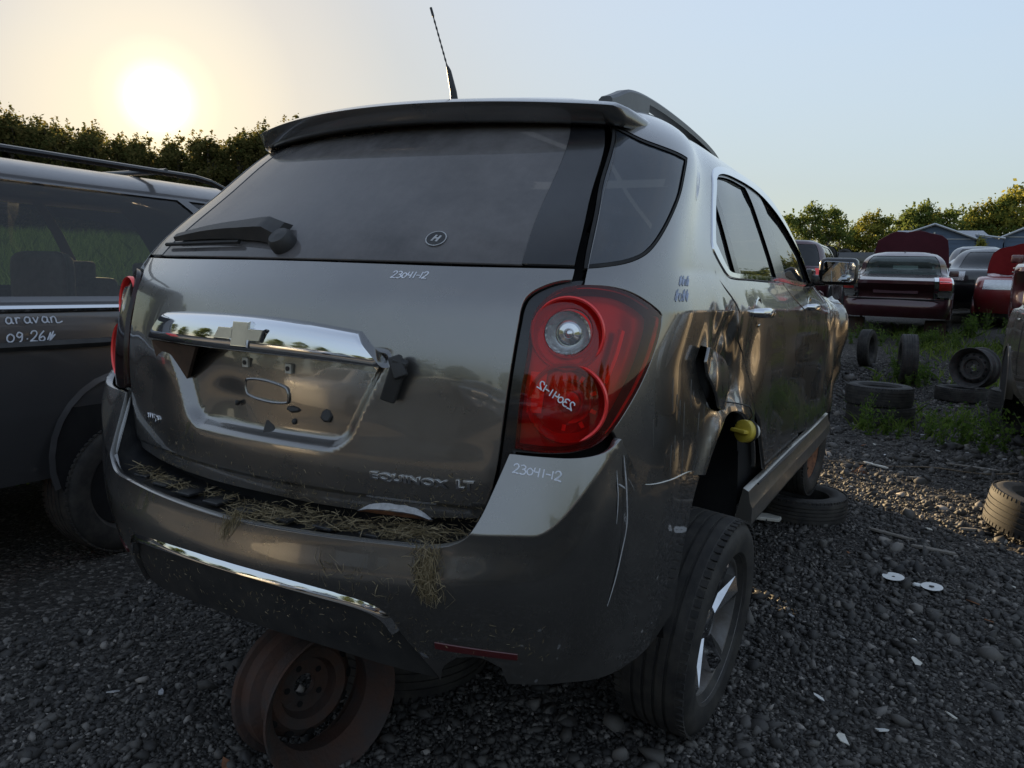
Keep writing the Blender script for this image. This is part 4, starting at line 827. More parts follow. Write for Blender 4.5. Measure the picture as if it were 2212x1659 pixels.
# raised letters
def text_on(txt,S,u0,v0,size,width,m,name,ext=.004,disp=None,shear=0.):
    c=bpy.data.curves.new('t','FONT'); c.body=txt; c.size=1; c.extrude=.12; c.bevel_depth=.02; c.offset=.03; c.resolution_u=3; c.space_character=1.05
    o=bpy.data.objects.new('t',c); COL.objects.link(o); bpy.context.view_layer.update(); me=bpy.data.meshes.new_from_object(o.evaluated_get(bpy.context.evaluated_depsgraph_get())); bpy.data.objects.remove(o); bpy.data.curves.remove(c)
    V=np.array([tuple(v.co) for v in me.vertices]); xr=V[:,0].max()-V[:,0].min(); V[:,0]-=V[:,0].min(); yr=V[:,1].max()-min(0,V[:,1].min()); u=u0+V[:,0]/xr*width; v=v0+V[:,1]/yr*size+(u-u0)*shear
    P=S.P(u,v); N=S.N(u,v); d=disp(u,v,P) if disp is not None else 0*u; Q=P+N*(d+ext*(V[:,2]/.14*.5+.5))[:,None]
    for i,v_ in enumerate(me.vertices): v_.co=Q[i]
    me.materials.clear(); me.update(); return link(name,me,m,SUV)
lt=K['letters']; wd=lt[1][0]-lt[0][0]
text_on('EQUINOX',BODY,lt[0][0],lt[0][1]-.024,.021,wd*.74,CHROME,'model_letters',.005,body_disp,-.02); text_on('LT',BODY,lt[0][0]+wd*.81,lt[0][1]-.026,.021,wd*.16,CHROME,'trim_letters',.005,body_disp,-.02)
aw=K['awd']; text_on('AWD',BODY,aw[0][0]-.015,aw[2][1],.022,.085,CHROME,'drive_letters',.005,body_disp)
# ---------------------------------------------------------------- wheels and tyres
def tyre_prof(ro,ri,w):
    h=w/2; g=.007
    G_=[q for z in(-.42,-.14,.14,.42) for q in((ro,(z-.045)*h),(ro-g,(z-.035)*h),(ro-g,(z+.035)*h),(ro,(z+.045)*h))]
    return [(ri,-h*.80),(ri+.012,-h*.92),((ri+ro)/2,-h*1.0),(ro-.030,-h*.93),(ro-.010,-h*.80),(ro-.002,-h*.70)]+G_+[(ro-.002,h*.70),(ro-.010,h*.80),(ro-.030,h*.93),((ri+ro)/2,h),(ri+.012,h*.92),(ri,h*.80),(ri-.012,h*.7),(ri-.012,-h*.7)]
def tyre_mesh(name,ro=.33,ri=.20,w=.20,n=72,lugs=True):
    b=MB(); b.lathe(tyre_prof(ro,ri,w),n,close=True)
    if lugs:
        h=w/2
        for row,z0 in enumerate((-.80,.80)):
            for k in range(n):
                t=2*math.pi*(k+.5*(row%2))/n; c,s=math.cos(t),math.sin(t); rr_=ro-.0075; b.box((rr_*c,rr_*s,z0*h),(.008,2*math.pi*ro/n*.66,h*.22),rot=np.array([[c,-s,0],[s,c,0],[0,0,1]]))
    return b.mesh(name,True,30)
def rim_profile(ri,w): h=w/2; return [(ri+.004,-h),(ri+.004,-h+.012),(ri-.014,-h+.022),(ri-.03,-h*.3),(ri-.045,-h*.1),(ri-.045,h*.3),(ri-.014,h-.022),(ri+.004,h-.012),(ri+.004,h)]
def steel_wheel(name,ri=.20,w=.17,m=STEEL,parent=None,n=48,face=.35):
    # bare pressed steel wheel: barrel with flanges, dished disc with holes
    r=empty(name) if parent is None else empty(name)
    if parent is not None: r.parent=parent
    h=w/2; b=MB(); b.lathe([(ri+.012,-h),(ri+.016,-h+.004),(ri+.010,-h+.014),(ri-.006,-h+.020),(ri-.012,-h*.45),(ri-.038,-h*.25),(ri-.040,h*.30),(ri-.012,h*.55),(ri-.006,h-.020),(ri+.010,h-.014),(ri+.016,h-.004),(ri+.012,h),(ri-.010,h-.022),(ri-.044,h*.30),(ri-.042,-h*.25),(ri-.016,-h*.45),(ri-.010,-h+.022)],n,close=True); b.obj('barrel',m,r)
    z=h*face; k=ri/.2; b=MB(); b.lathe([(ri-.040,z-.03),(ri*.74,z+.000),(ri*.60,z+.022),(ri*.46,z+.016),(ri*.40,z-.012),(ri*.20,z-.014),(.034*k,z-.012),(.034*k,z-.03)],n); b.lathe([(ri-.040,z-.034),(ri*.74,z-.004),(ri*.60,z+.018),(ri*.46,z+.012),(ri*.40,z-.016),(.034*k,z-.03)],n); b.obj('disc',m,r)
    for i in range(12):
        t=R(30*i); b=MB(); b.lathe([(.011,.0),(.0125,.003),(.010,.004),(0,.003)],10,frame((ri*.68*math.cos(t),ri*.68*math.sin(t),z+.012),(.5*math.cos(t),.5*math.sin(t),1),(0,0,1) if 0 else (math.sin(t),-math.cos(t),0))@np.diag([1.2*k,1*k,1,1])); b.obj('hand_hole',DARKI,r)
    for i in range(5):
        t=R(72*i+18); b=MB(); b.lathe([(.008,0),(.010,.003),(0,.003)],8,frame((ri*.29*math.cos(t),ri*.29*math.sin(t),z-.013),(0,0,1),(1,0,0))); b.obj('stud_hole',DARKI,r)
    return r
TY=tyre_mesh('tyre',.34,.21,.21); TYS=tyre_mesh('tyre_small',.285,.185,.165); TYW=tyre_mesh('tyre_wide',.352,.235,.235)
def flat(o): return o
# rear right wheel: five-spoke chromed alloy, leaning, on the gravel
def alloy_wheel(parent,M,tm):
    W_=empty('wheel'); W_.parent=parent; W_.matrix_local=Matrix(M.tolist())
    link('tyre',tm,TYRE,W_)
    ri=.235; h=.10; b=MB(); b.lathe([(ri+.004,h),(ri+.002,h-.010),(ri-.016,h-.020),(ri-.030,h*.2),(ri-.04,-h)],56); b.lathe([(ri-.04,-h),(.10,-h*.6),(0,-h*.6)],40); b.obj('rim',STEEL,W_)
    for i in range(5):
        a=R(72*i+16); Rz=np.array(Matrix.Rotation(a,4,'Z'))
        V=[(.045,-.024,h*.30),(.045,.024,h*.30),(.215,.050,h*.78),(.215,-.050,h*.78),(.05,0,h*.62),(.20,0,h*.93),(.045,-.030,h*.0),(.045,.030,h*.0),(.215,.056,h*.3),(.215,-.056,h*.3)]
        F=[(0,4,5,3),(4,1,2,5),(3,5,2),(0,1,4),(0,3,9,6),(1,7,8,2),(3,2,8,9)]
        V=np.array(V)@Rz[:3,:3].T; b=MB(); b.add(V,F); b.obj('spoke',ALLOY,W_,smooth=False)
    b=MB(); b.lathe([(.062,h*.15),(.058,h*.55),(.040,h*.68),(0,h*.70)],24); b.obj('hub_cap',ALLOY,W_)
    return W_
wz=frame((.835,1.0,.082),(1,-.055,-.075),(0,1,0)); alloy_wheel(SUV,wz,TYW)
b=MB(); b.box((.55,1.0,.16),(.40,.10,.10),bev=.02); b.tube([(.45,1.02,.35),(.62,1.0,.12)],.03); b.obj('rear_suspension',DARKI,SUV)
# ---------------------------------------------------------------- ground
def gh(x,y):
    x=np.asarray(x,float);y=np.asarray(y,float)
    b=.60*sst(7.2,15.5,y)+.028*np.clip(y-14,0,60)-.02*np.clip(y-40,0,20)
    b=b+.10*sst(1.6,3.2,x)*sst(6,9.5,y)
    b=b+1.5*sst(13,36,-x)
    return b+.012*np.sin(1.7*x+.6*y)*np.cos(1.3*y-.5*x)*sst(.5,3,np.abs(x)+np.abs(y))
def gzf(x,y): return float(gh(x,y))
GROUND=bpy.data.materials.new('dark_gravel'); GROUND.use_nodes=True
def ground_mat(m,near=True):
    n=m.node_tree.nodes; l=m.node_tree.links; p=n['Principled BSDF']; tc=n.new('ShaderNodeTexCoord')
    v=n.new('ShaderNodeTexVoronoi'); v.inputs['Scale'].default_value=62; l.new(tc.outputs['Object'],v.inputs[0])
    v2=n.new('ShaderNodeTexVoronoi'); v2.inputs['Scale'].default_value=23; l.new(tc.outputs['Object'],v2.inputs[0])
    nz=n.new('ShaderNodeTexNoise'); nz.inputs['Scale'].default_value=.8; nz.inputs['Detail'].default_value=8; l.new(tc.outputs['Object'],nz.inputs[0])
    cr=n.new('ShaderNodeValToRGB'); e=cr.color_ramp.elements; e[0].color=(.020,.0185,.0175,1); e[1].color=(.060,.056,.052,1); e[1].position=.8; k=e.new(.93); k.color=(.17,.16,.15,1)
    s=n.new('ShaderNodeSeparateColor'); l.new(v.outputs['Color'],s.inputs[0]); l.new(s.outputs[0],cr.inputs[0])
    mx=n.new('ShaderNodeMix'); mx.data_type='RGBA'; mx.blend_type='MULTIPLY'; mx.inputs[0].default_value=.6; l.new(cr.outputs[0],mx.inputs[6]); c2=n.new('ShaderNodeValToRGB'); c2.color_ramp.elements[0].color=(.45,.42,.40,1); c2.color_ramp.elements[0].position=.3; c2.color_ramp.elements[1].position=.7; c2.color_ramp.elements[1].color=(1.2,1.15,1.05,1); l.new(nz.outputs[0],c2.inputs[0]); l.new(c2.outputs[0],mx.inputs[7])
    l.new(mx.outputs[2],p.inputs['Base Color']); p.inputs['Roughness'].default_value=.85; p.inputs['Specular IOR Level'].default_value=.3
    ad=n.new('ShaderNodeMath'); ad.operation='ADD'; l.new(v.outputs['Distance'],ad.inputs[0]); l.new(v2.outputs['Distance'],ad.inputs[1])
    b=n.new('ShaderNodeBump'); b.inputs['Strength'].default_value=.9; b.inputs['Distance'].default_value=.02; b.invert=True; l.new(ad.outputs[0],b.inputs['Height']); l.new(b.outputs[0],p.inputs['Normal'])
ground_mat(GROUND)
xs=np.concatenate([-np.geomspace(400,8,18),np.linspace(-7,7,71),np.geomspace(8,400,18)]); ys=np.concatenate([-np.geomspace(400,6,16),np.linspace(-5,22,109),np.geomspace(23,500,20)])
X,Y=np.meshgrid(xs,ys); Z=gh(X,Y); nx,ny=len(xs),len(ys); I=np.arange(nx*ny).reshape(ny,nx)
G=link('ground',fastmesh('ground',np.stack([X,Y,Z],-1).reshape(-1,3),np.stack([I[:-1,:-1],I[:-1,1:],I[1:,1:],I[1:,:-1]],-1).reshape(-1,4)),GROUND); tag(G,'dark gravel yard ground','ground',None,'structure'); G.data.polygons.foreach_set('use_smooth',[True]*len(G.data.polygons))
TR=link('bounce_sheet',fastmesh('bounce_sheet',np.array([(-40,-10.5,.006),(40,-9.0,.006),(40,-2.4,.006),(-40,-2.2,.006)]),np.array([[0,1,2,3]])),mat('pale_bounce_sheet',(.20,.175,.14),.95,var=.8,vscale=1.2,col2=(.12,.105,.085),bump=.5,bscale=40)); tag(TR,'pale ground sheet added behind the camera for bounce light','bounce sheet',None,'structure'); TR.location.z=.010  # made-up pale lane out of view, added to bounce light onto bumper and liftgate
# loose stones, too many to count
def stones(name,pos,size,seed,m):
    r=np.random.default_rng(seed); t=(1+5**.5)/2
    B=np.array([(-1,t,0),(1,t,0),(-1,-t,0),(1,-t,0),(0,-1,t),(0,1,t),(0,-1,-t),(0,1,-t),(t,0,-1),(t,0,1),(-t,0,-1),(-t,0,1)])/1.9
    T=np.array([(0,11,5),(0,5,1),(0,1,7),(0,7,10),(0,10,11),(1,5,9),(5,11,4),(11,10,2),(10,7,6),(7,1,8),(3,9,4),(3,4,2),(3,2,6),(3,6,8),(3,8,9),(4,9,5),(2,4,11),(6,2,10),(8,6,7),(9,8,1)])
    n=len(pos); V=B[None]*(1+.28*r.standard_normal((n,12,1)))*np.stack([r.uniform(.7,1.4,n),r.uniform(.7,1.2,n),r.uniform(.4,.75,n)],-1)[:,None]
    q=r.standard_normal((n,4)); q[:,1:3]*=.35; q/=np.linalg.norm(q,axis=1,keepdims=True); w_,x_,y_,z_=q.T
    Rm=np.stack([np.stack([1-2*(y_*y_+z_*z_),2*(x_*y_-z_*w_),2*(x_*z_+y_*w_)],-1),np.stack([2*(x_*y_+z_*w_),1-2*(x_*x_+z_*z_),2*(y_*z_-x_*w_)],-1),np.stack([2*(x_*z_-y_*w_),2*(y_*z_+x_*w_),1-2*(x_*x_+y_*y_)],-1)],1)
    V=np.einsum('nij,nkj->nki',Rm,V)*size[:,None,None]*.5+pos[:,None]
    F=(T[None]+12*np.arange(n)[:,None,None]).reshape(-1,3)
    me=fastmesh(name,V.reshape(-1,3),F); return link(name,me,m)
STONE=bpy.data.materials.new('gravel_stone'); STONE.use_nodes=True
n_=STONE.node_tree.nodes; l_=STONE.node_tree.links; g_=n_.new('ShaderNodeNewGeometry'); c_=n_.new('ShaderNodeValToRGB'); e_=c_.color_ramp.elements
e_[0].color=(.020,.0185,.0175,1); e_[1].color=(.30,.27,.24,1); e_[1].position=1.
for p_,cc in((.5,(.050,.046,.042)),(.85,(.085,.078,.070)),(.97,(.15,.138,.125))): k=e_.new(p_); k.color=cc+(1,)
l_.new(g_.outputs['Random Per Island'],c_.inputs[0]); l_.new(c_.outputs[0],n_['Principled BSDF'].inputs['Base Color']); n_['Principled BSDF'].inputs['Roughness'].default_value=.7
r=np.random.default_rng(11); P=[];Sz=[]
def seen(x,y):
    d=np.stack([x-CAM[0],y-CAM[1],0*x-CAM[2]],-1); a=d@rt; b_=d@up; c=d@fw; return (c>.3)&(np.abs(a/c)<.70)&(np.abs(b_/c)<.53)
for nn,(x0,x1,y0,y1),s0 in((46000,(-1.6,2.6,-1.0,2.2),.0125),(40000,(-2.5,4.2,1.5,6.0),.0165),(16000,(-2.,6.,5.5,12),.026)):
    x=r.uniform(x0,x1,nn*3); y=r.uniform(y0,y1,nn*3); k=seen(x,y)&(r.random(len(x))<.35+.65*sst(-.7,.9,np.sin(2.1*x+1.3*y)+np.sin(3.7*y-1.9*x+1)+.6*np.sin(7*x+5*y))); x,y=x[k][:nn],y[k][:nn]; s=s0*np.exp(r.normal(0,.52,len(x))); P.append(np.stack([x,y,gh(x,y)+s*.10],-1)); Sz.append(s)
st=stones('gravel_stones',np.concatenate(P),np.concatenate(Sz),5,STONE); tag(st,'loose dark gravel stones covering the yard','gravel',None,'stuff')
# ---------------------------------------------------------------- supports under the SUV
def place(o,loc,ax,xd=(0,0,1)):
    M=frame(loc,ax,xd); o.matrix_world=Matrix(M.tolist()); return o
def lying_tyre(me,x,y,z,label,group=None,tilt=(0,0),mtl=TYRE,base=None):
    o=link('tyre',me,mtl); o.location=(x,y,z); o.rotation_euler=(tilt[0],tilt[1],random.random()*6); tag(o,label,'tyre',group); return o
g0=gzf(-.05,.35)
lying_tyre(TY,-.22,.85,g0+.10,'worn tyre lying flat in the dark behind the rusty wheel',tilt=(.05,.0))
rw=steel_wheel('rusty_road_wheel',.200,.20,RUST,face=-.55); place(rw,(-.055,.222,g0+.205),(.96,-.28,.05)); tag(rw,'rusty steel wheel standing upright under the SUV bumper','wheel')
b=MB(); b.box((-.185,.20,g0+.475),(.085,.075,.075),bev=.012,rot=np.array(Matrix.Rotation(.5,3,'Z'))); b.tube([(-.19,.22,g0+.48),(.02,.50,g0+.50)],.025); o=b.obj('tow_bracket',RUST,SUV); o.location=(0,0,-GZ)
b=MB(); b.prism([(-.03,-.02),(.02,-.035),(.035,.02),(-.01,.045)],.004,frame((.06,.03,g0+.03),(.1,-.6,1),(1,0,0))); tag(b.obj('paper_scrap',WHITEP,None,False),'white printed paper scrap beside the flat tyre','scrap')
gF=gzf(.86,3.72)
lying_tyre(TYS,.80,3.70,gF+.075,'small tyre lying flat under the front of the SUV')
fwh=steel_wheel('rusty_spare_wheel',.178,.14,RUSTO); place(fwh,(.80,3.66,gF+.145+.285),(1,-.10,-.02)); tag(fwh,'rusty spare wheel with tyre standing on the flat small tyre','wheel')
link('tyre',TYS,TYRE,fwh)
b=MB(); b.box((.55,3.66,.60),(.5,.12,.10)); o=b.obj('front_subframe',DARKI,SUV); o.location=(0,0,-GZ)
b=MB(); M=frame((.60,3.40,gF+.02),(0,0,1),(1,.3,0)); b.prism([(-.14,-.05),(.12,-.07),(.16,.03),(-.10,.06)],.018,M,bev=.005); tag(b.obj('white_panel_piece',WHITEP,None,False),'broken white plastic panel piece under the front of the SUV','debris')
# ---------------------------------------------------------------- other loose tyres and wheels
def stack(x,y,n,me,w,label,dx=.015):
    for i in range(n):
        lying_tyre(me,x+dx*math.sin(3*i+x),y+dx*math.cos(5*i),gzf(x,y)+w*.5+i*w*.98+.01,label[i] if isinstance(label,list) else label,'stacked tyres')
stack(1.02,7.75,2,TY,.21,['lower tyre of the two stacked beyond the SUV front','upper tyre of the two stacked beyond the SUV front'])
stack(2.38,8.05,2,TY,.21,['lower tyre of the stack below the silver wheel','upper tyre of the stack holding a silver alloy wheel'])
aw_=empty('alloy_wheel',(2.38,8.05,gzf(2.38,8.05)+.42)); tag(aw_,'silver alloy wheel lying in the upper tyre of the stack','wheel')
b=MB(); b.lathe([(.215,.0),(.205,-.012),(.19,-.05)],40); b.obj('rim',ALLOY,aw_)
for i in range(5):
    b=MB(); b.box((.11*math.cos(R(72*i)),.11*math.sin(R(72*i)),-.022),(.19,.06,.03),rot=np.array(Matrix.Rotation(R(72*i),3,'Z')),bev=.008); b.obj('spoke',ALLOY,aw_)
for i_,(x_,y_) in enumerate(((-1.45,4.42),(-1.5,5.08),(-1.42,5.72))): stack(x_,y_,4,TY,.21,'tyre of the unseen stacks added to keep sun off the gravel')  # unseen stacks added to block sun that would pass under the SUV
lying_tyre(TYS,1.83,9.55,gzf(1.83,9.55)+.085,'small tyre lying flat under the bare black wheel')
bw=steel_wheel('black_steel_wheel',.235,.24,mat('dusty_black_steel',(.035,.034,.034),.6,.3,var=.8,vscale=14,col2=(.08,.075,.07))); place(bw,(1.95,9.5,gzf(1.9,9.5)+.17+.25),(-.50,-.86,.0)); tag(bw,'bare black steel wheel standing on a flat tyre','wheel')
o=link('tyre',TY,TYRE); place(o,(1.18,10.6,gzf(1.18,10.6)+.335),(.30,-.05,0)); o.matrix_world=Matrix(frame((1.20,10.3,gzf(1.2,10.3)+.33),(1,.12,.03),(0,0,1)).tolist()); tag(o,'tyre standing upright on edge among the weeds','tyre')
o=link('tyre',TYS,TYRE); o.matrix_world=Matrix(frame((.62,11.3,gzf(.62,11.3)+.28),(1,-.2,.05),(0,0,1)).tolist()); tag(o,'small tyre on edge beside the crumpled SUV fender','tyre')
o=lying_tyre(TYW,2.18,4.05,gzf(2.2,4.05)+.13,'worn tyre lying on the gravel beside the open beige door',tilt=(.10,-.12))
# ---------------------------------------------------------------- other vehicles of the yard
class CarSurf(Surf):
    def __init__(s,T):
        super().__init__(T,2,6,(260,150)); s.iu=np.arange(len(T[0])); s.iv=np.arange(len(T))
    def X(s,i,j): return s.P(np.sign(i)*np.interp(np.abs(i),s.iu,s.tu),np.interp(j,s.iv,s.tv))
def car_table(L=4.7,W=.90,H=1.45,zb=.95,rw=(.75,1.35),ww=(3.35,2.55),tail=.0,low=.22):
    # station 0 rear centre ... 12 front centre; level 0 sill ... 3 shoulder, 4 glass base, 5, 6 roof edge, 7 roof middle
    def ring(z,w,y0,y1,cr=.16,tp=1.0):
        l=y1-y0; f=[.10,.24,.40,.56,.72,.86]
        P=[(0,y0,z),(w*.45,y0+cr*.12,z),(w*.82,y0+cr*.45,z),(w*.97,y0+cr*1.3,z)]
        P+=[(w*(1-.0*k),y0+cr+(l-2*cr)*k,z) for k in f[0:6]]
        P+=[(w*.90*tp,y1-cr*1.0,z),(w*.5*tp,y1-cr*.25,z),(0,y1,z)]
        return P
    T=[ring(low,W*.94,tail+.12,L-.12),ring(low+.22,W*.99,tail+.02,L-.02),ring(.70,W,tail,L),ring(zb,W*.965,tail+.05,L-.18,.2),
       ring(zb+.05,W*.90,rw[0],ww[0],.22),ring(zb+(H-zb)*.60,W*.80,rw[0]+(rw[1]-rw[0])*.6,ww[0]+(ww[1]-ww[0])*.6,.2),ring(H-.05,W*.66,rw[1],ww[1],.14),
       [(0,rw[1]+.3+(ww[1]-rw[1]-.6)*k/12.,H) for k in range(13)]]
    return T
GLS=glass('far_car_glass',(.06,.065,.07),1.,.10,(.2,.22,.24),.03); GLG=glass('greenish_car_glass',(.30,.36,.33),.9,.22,(.30,.38,.36),.03)
def grid_part(name,S,i0,i1,j0,j1,m,parent,off=0.,n=None,holes=()):
    bi=sorted(set([i0,i1]+[h[k] for h in holes for k in(0,1) if i0<h[k]<i1])); bj=sorted(set([j0,j1]+[h[k] for h in holes for k in(2,3) if j0<h[k]<j1]))
    def ref(b,st): return np.concatenate([np.linspace(a,c,max(2,int(math.ceil((c-a)/st))+1))[:-1] for a,c in zip(b[:-1],b[1:])]+[[b[-1]]])
    I=ref(bi,.34);J=ref(bj,.25); A,B=np.meshgrid(I,J); P=S.X(A,B)
    if off:
        e=.03; du=S.X(A+e,B)-S.X(A-e,B); dv=S.X(A,B+e)-S.X(A,B-e); N=np.cross(du,dv); N/=np.linalg.norm(N,axis=-1,keepdims=True)+1e-9; P=P+N*off
    F=[];w_=len(I)
    for j in range(len(J)-1):
        for i in range(w_-1):
            ci,cj=.5*(I[i]+I[i+1]),.5*(J[j]+J[j+1])
            if any(h[0]<ci<h[1] and h[2]<cj<h[3] for h in holes): continue
            F.append((j*w_+i,j*w_+i+1,(j+1)*w_+i+1,(j+1)*w_+i))
    b=MB(); b.add(P.reshape(-1,3),F); return b.obj(name,m,parent,angle=50)
WHL=tyre_mesh('car_tyre',.32,.20,.20,32,False)
def car_wheel(parent,loc,s,m=None):
    w_=empty('wheel'); w_.parent=parent; w_.matrix_local=Matrix(frame(loc,(s,0,0),(0,0,1)).tolist()); link('tyre',WHL,TYRE,w_)
    b=MB(); b.lathe([(.205,.09),(.19,.06),(.07,.035),(.05,.05),(0,.052)],24); b.obj('rim',m or STEEL,w_); return w_
def make_car(name,label,paint,loc,rz,kind='sedan',wheels=(1,1,1,1),raise_=0.,glassm=None,group=None,hood_up=False,tails=True,rx=0.,ry=0.,hood_h=.98):
    K_={'sedan':dict(),'suv':dict(L=4.5,H=1.68,zb=1.05,rw=(.22,.50),ww=(3.35,2.6),low=.28),'hatch':dict(L=4.1,H=1.48,zb=.95,rw=(.15,.55),ww=(3.0,2.3)),'van':dict(L=5.35,W=.98,H=1.70,zb=1.02,rw=(.10,.30),ww=(4.5,3.45),low=.24)}[kind]
    C_=empty(name,loc,(rx,ry,rz)); tag(C_,label,'van' if kind=='van' else 'car',group)
    T=car_table(**K_); S=CarSurf(T); off=raise_
    G_=glassm or GLS
    R0=empty('x'); bpy.data.objects.remove(R0)
    rwn=(-2.3,2.3,4.12,5.85); ws=[(-12,-10.6,4.12,5.85),(10.6,12,4.12,5.85)]
    sd1=(3.6,5.95,4.1,5.75); sd2=(6.1,9.0,4.1,5.75)
    if kind=='van': sd1=(3.2,7.5,4.06,5.72); sd2=(7.65,8.9,4.06,5.72)
    m1=(-sd1[1],-sd1[0])+sd1[2:]; m2=(-sd2[1],-sd2[0])+sd2[2:]
    tl=[(1.75,3.25,2.25,3.15),(-3.25,-1.75,2.25,3.15)]; hl=[(10.3,11.5,2.0,2.7),(-11.5,-10.3,2.0,2.7)]
    ys=[(K_.get('L',4.7)*.18),(K_.get('L',4.7)*.80)] if kind!='van' else [1.80,4.35]
    body=grid_part('body',S,-12,12,0,7,paint,C_,holes=[rwn,sd1,sd2,m1,m2]+ws+(tl if tails else [])+hl)
    grid_part('rear_window',S,*rwn,G_,C_,-.008); 
    for q in(sd1,sd2,m1,m2): grid_part('side_window',S,*q,G_,C_,-.008)
    for q in ws: grid_part('windscreen',S,*q,G_,C_,-.008)
    if tails:
        for q in tl: grid_part('tail_lamp',S,*q,REDB,C_,.004)
    for q in hl: grid_part('headlamp',S,*q,CLEARB,C_,.004)
    W_=K_.get('W',.90)
    for i,(yy,s) in enumerate(((ys[0],1),(ys[0],-1),(ys[1],1),(ys[1],-1))):
        b=MB(); n=18; V=[];F=[]
        for k in range(n+1):
            t=R(-20+220*k/n)
            for xx,rr_ in((W_+.004,.40),(W_+.012,.375),(W_-.06,.372)): V.append((s*xx,yy+rr_*math.cos(t),.33+rr_*math.sin(t)))
        for k in range(n):
            for q in range(2): F.append((k*3+q,k*3+q+1,k*3+4+q,k*3+3+q))
        b.add(V,F); b.obj('arch_lip',paint,C_)
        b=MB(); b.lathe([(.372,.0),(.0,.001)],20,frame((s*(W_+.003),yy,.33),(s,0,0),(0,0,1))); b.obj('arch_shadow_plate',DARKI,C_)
        if wheels[i]: car_wheel(C_,(s*(W_-.06),yy,.32-raise_*.0),s)
    for s in(1,-1):
        Pm=S.X(9.0*s,4.25); b=MB(); b.box((Pm[0]+s*.10,Pm[1]-.02,Pm[2]+.03),(.17,.08,.12),bev=.03); b.obj('door_mirror',paint,C_)
        b=MB()
        for i_ in(6.0,3.45 if 0 else 9.15):
            b.tube([S.X(i_*s,j)*np.array((1.002,1,1)) for j in np.linspace(1.0,3.6,8)],.004,4)
        b.obj('door_seams',DARKI,C_)
        b=MB(); 
        for i_ in(5.6,8.3): q=S.X(i_*s,2.75); b.tube([q+np.array((s*.01,-.08,0)),q+np.array((s*.025,0,0)),q+np.array((s*.01,.08,0))],.012,6)
        b.obj('door_handles',paint,C_)
    b=MB(); b.box((0,K_.get('L',4.7)/2,.30),(W_*1.6,K_.get('L',4.7)*.85,.12)); b.box((0,K_.get('L',4.7)*.42,.62),(W_*1.7,K_.get('L',4.7)*.6,.05)); b.obj('underside',DARKI,C_)
    for x in(.36,-.36):
        b=MB(); b.box((x,K_.get('L',4.7)*.46,.85),(.46,.16,.6),bev=.05); b.box((x,K_.get('L',4.7)*.45,1.17),(.26,.09,.16),bev=.03); b.obj('seat',SEATM,C_,angle=0)
    if hood_up:
        b=MB(); V=[];F=[];n=12
        for i in range(n+1):
            x=-1+2*i/n
            for t in(0,.25,.5,.75,1.):
                V.append((x*.76*(1-.10*t*t),K_.get('L',4.7)*.735+.16*t-.10*x*x*t,zb_(K_)+.08+hood_h*t-.20*abs(x)**3*t+.02*math.sin(9*x)))
        for i in range(n):
            for k in range(4): F.append((i*5+k,i*5+k+1,i*5+6+k,i*5+5+k))
        V2=[(x,y+.035,z+.01) for x,y,z in V]; m_=len(V); F2=[tuple(q+m_ for q in f[::-1]) for f in F]
        b.add(V+V2,F+F2+[(i*5,i*5+5,i*5+5+m_,i*5+m_) for i in range(n)]+[(i*5+4+m_,i*5+9+m_,i*5+9,i*5+4) for i in range(n)]+[(k,k+m_,k+1+m_,k+1) for k in range(4)]+[(n*5+k+1,n*5+k+1+m_,n*5+k+m_,n*5+k) for k in range(4)]); b.obj('raised_hood',mat('dull_'+paint.name,tuple(paint.node_tree.nodes['Principled BSDF'].inputs['Base Color'].default_value[:3]),.75,0,0,.15,var=.4,vscale=5),C_,angle=60)
    return C_,S
def zb_(K_): return K_.get('zb',.95)
def cpaint(n,c,met=.3,r=.35): return mat(n,c,r,met,.8,.5,.06,var=.5,vscale=4,col2=tuple(x*.7+.02 for x in c),rvar=.06)
MAROON=cpaint('maroon_paint',(.055,.010,.016)); RED1=cpaint('red_paint',(.20,.016,.018)); DRED=cpaint('dark_red_paint',(.10,.010,.016)); NAVY=cpaint('black_paint',(.014,.014,.017)); SILV=cpaint('silver_paint',(.36,.36,.37),.6); BEIGE=cpaint('beige_paint',(.12,.102,.08),.2,.5); WHT=cpaint('white_paint',(.62,.62,.62),0.); VANP=cpaint('slate_van_paint',(.085,.082,.085),.4); BLU=cpaint('blue_paint',(.03,.05,.11)); GRY=cpaint('grey_paint',(.10,.10,.105),.5)
# maroon sedan with raised hood
sx,sy=.80,14.25; sg=gzf(sx,sy+1)+.12
SED,SS=make_car('maroon_sedan','maroon sedan with chrome-edged tail lamps and raised hood seen from behind',MAROON,(sx,sy,sg),R(-1.5),'sedan',(0,0,0,0),glassm=GLG,hood_up=True,tails=False)
for s in(1,-1):
    L_=empty('tail_lamp'); L_.parent=SED
    for nm,i0,i1,j0,j1,m,o in(('chrome_surround',1.62,3.25,1.55,3.10,CHROME,.010),('red_lens',1.85,3.0,2.15,2.98,REDB,.017),('clear_lens',1.80,2.95,1.65,2.08,CLEARB,.017)):
        grid_part(nm,SS,*(sorted((i0*s,i1*s))),j0,j1,m,L_,o)
def tz(x,z,o): 
    return np.array((x,.0+.07*(abs(x)/.9)**2-.012-o,z))
def slab(pts,o,th,m,nm,par=SED):
    A=[tz(x,z,o) for x,z in pts]; B=[p+np.array((0,th,0)) for p in A]; n=len(A); b=MB(); b.add(A+B,[tuple(range(n))]+[(k,k+n,(k+1)%n+n,(k+1)%n) for k in range(n)]); return b.obj(nm,m,par,False)
slab([(-.36,.66),(.36,.66),(.40,.85),(-.40,.85)],.006,.02,mat('plate_recess_maroon',(.07,.022,.035),.5,.2),'plate_recess')
slab([(-.56,.80),(-.40,.80),(-.40,.84),(-.56,.84)][::1],.012,.02,CHROME,'model_badge'); slab([(.50,.80),(.56,.80),(.56,.82),(.50,.82)],.010,.02,CHROME,'trim_badge')
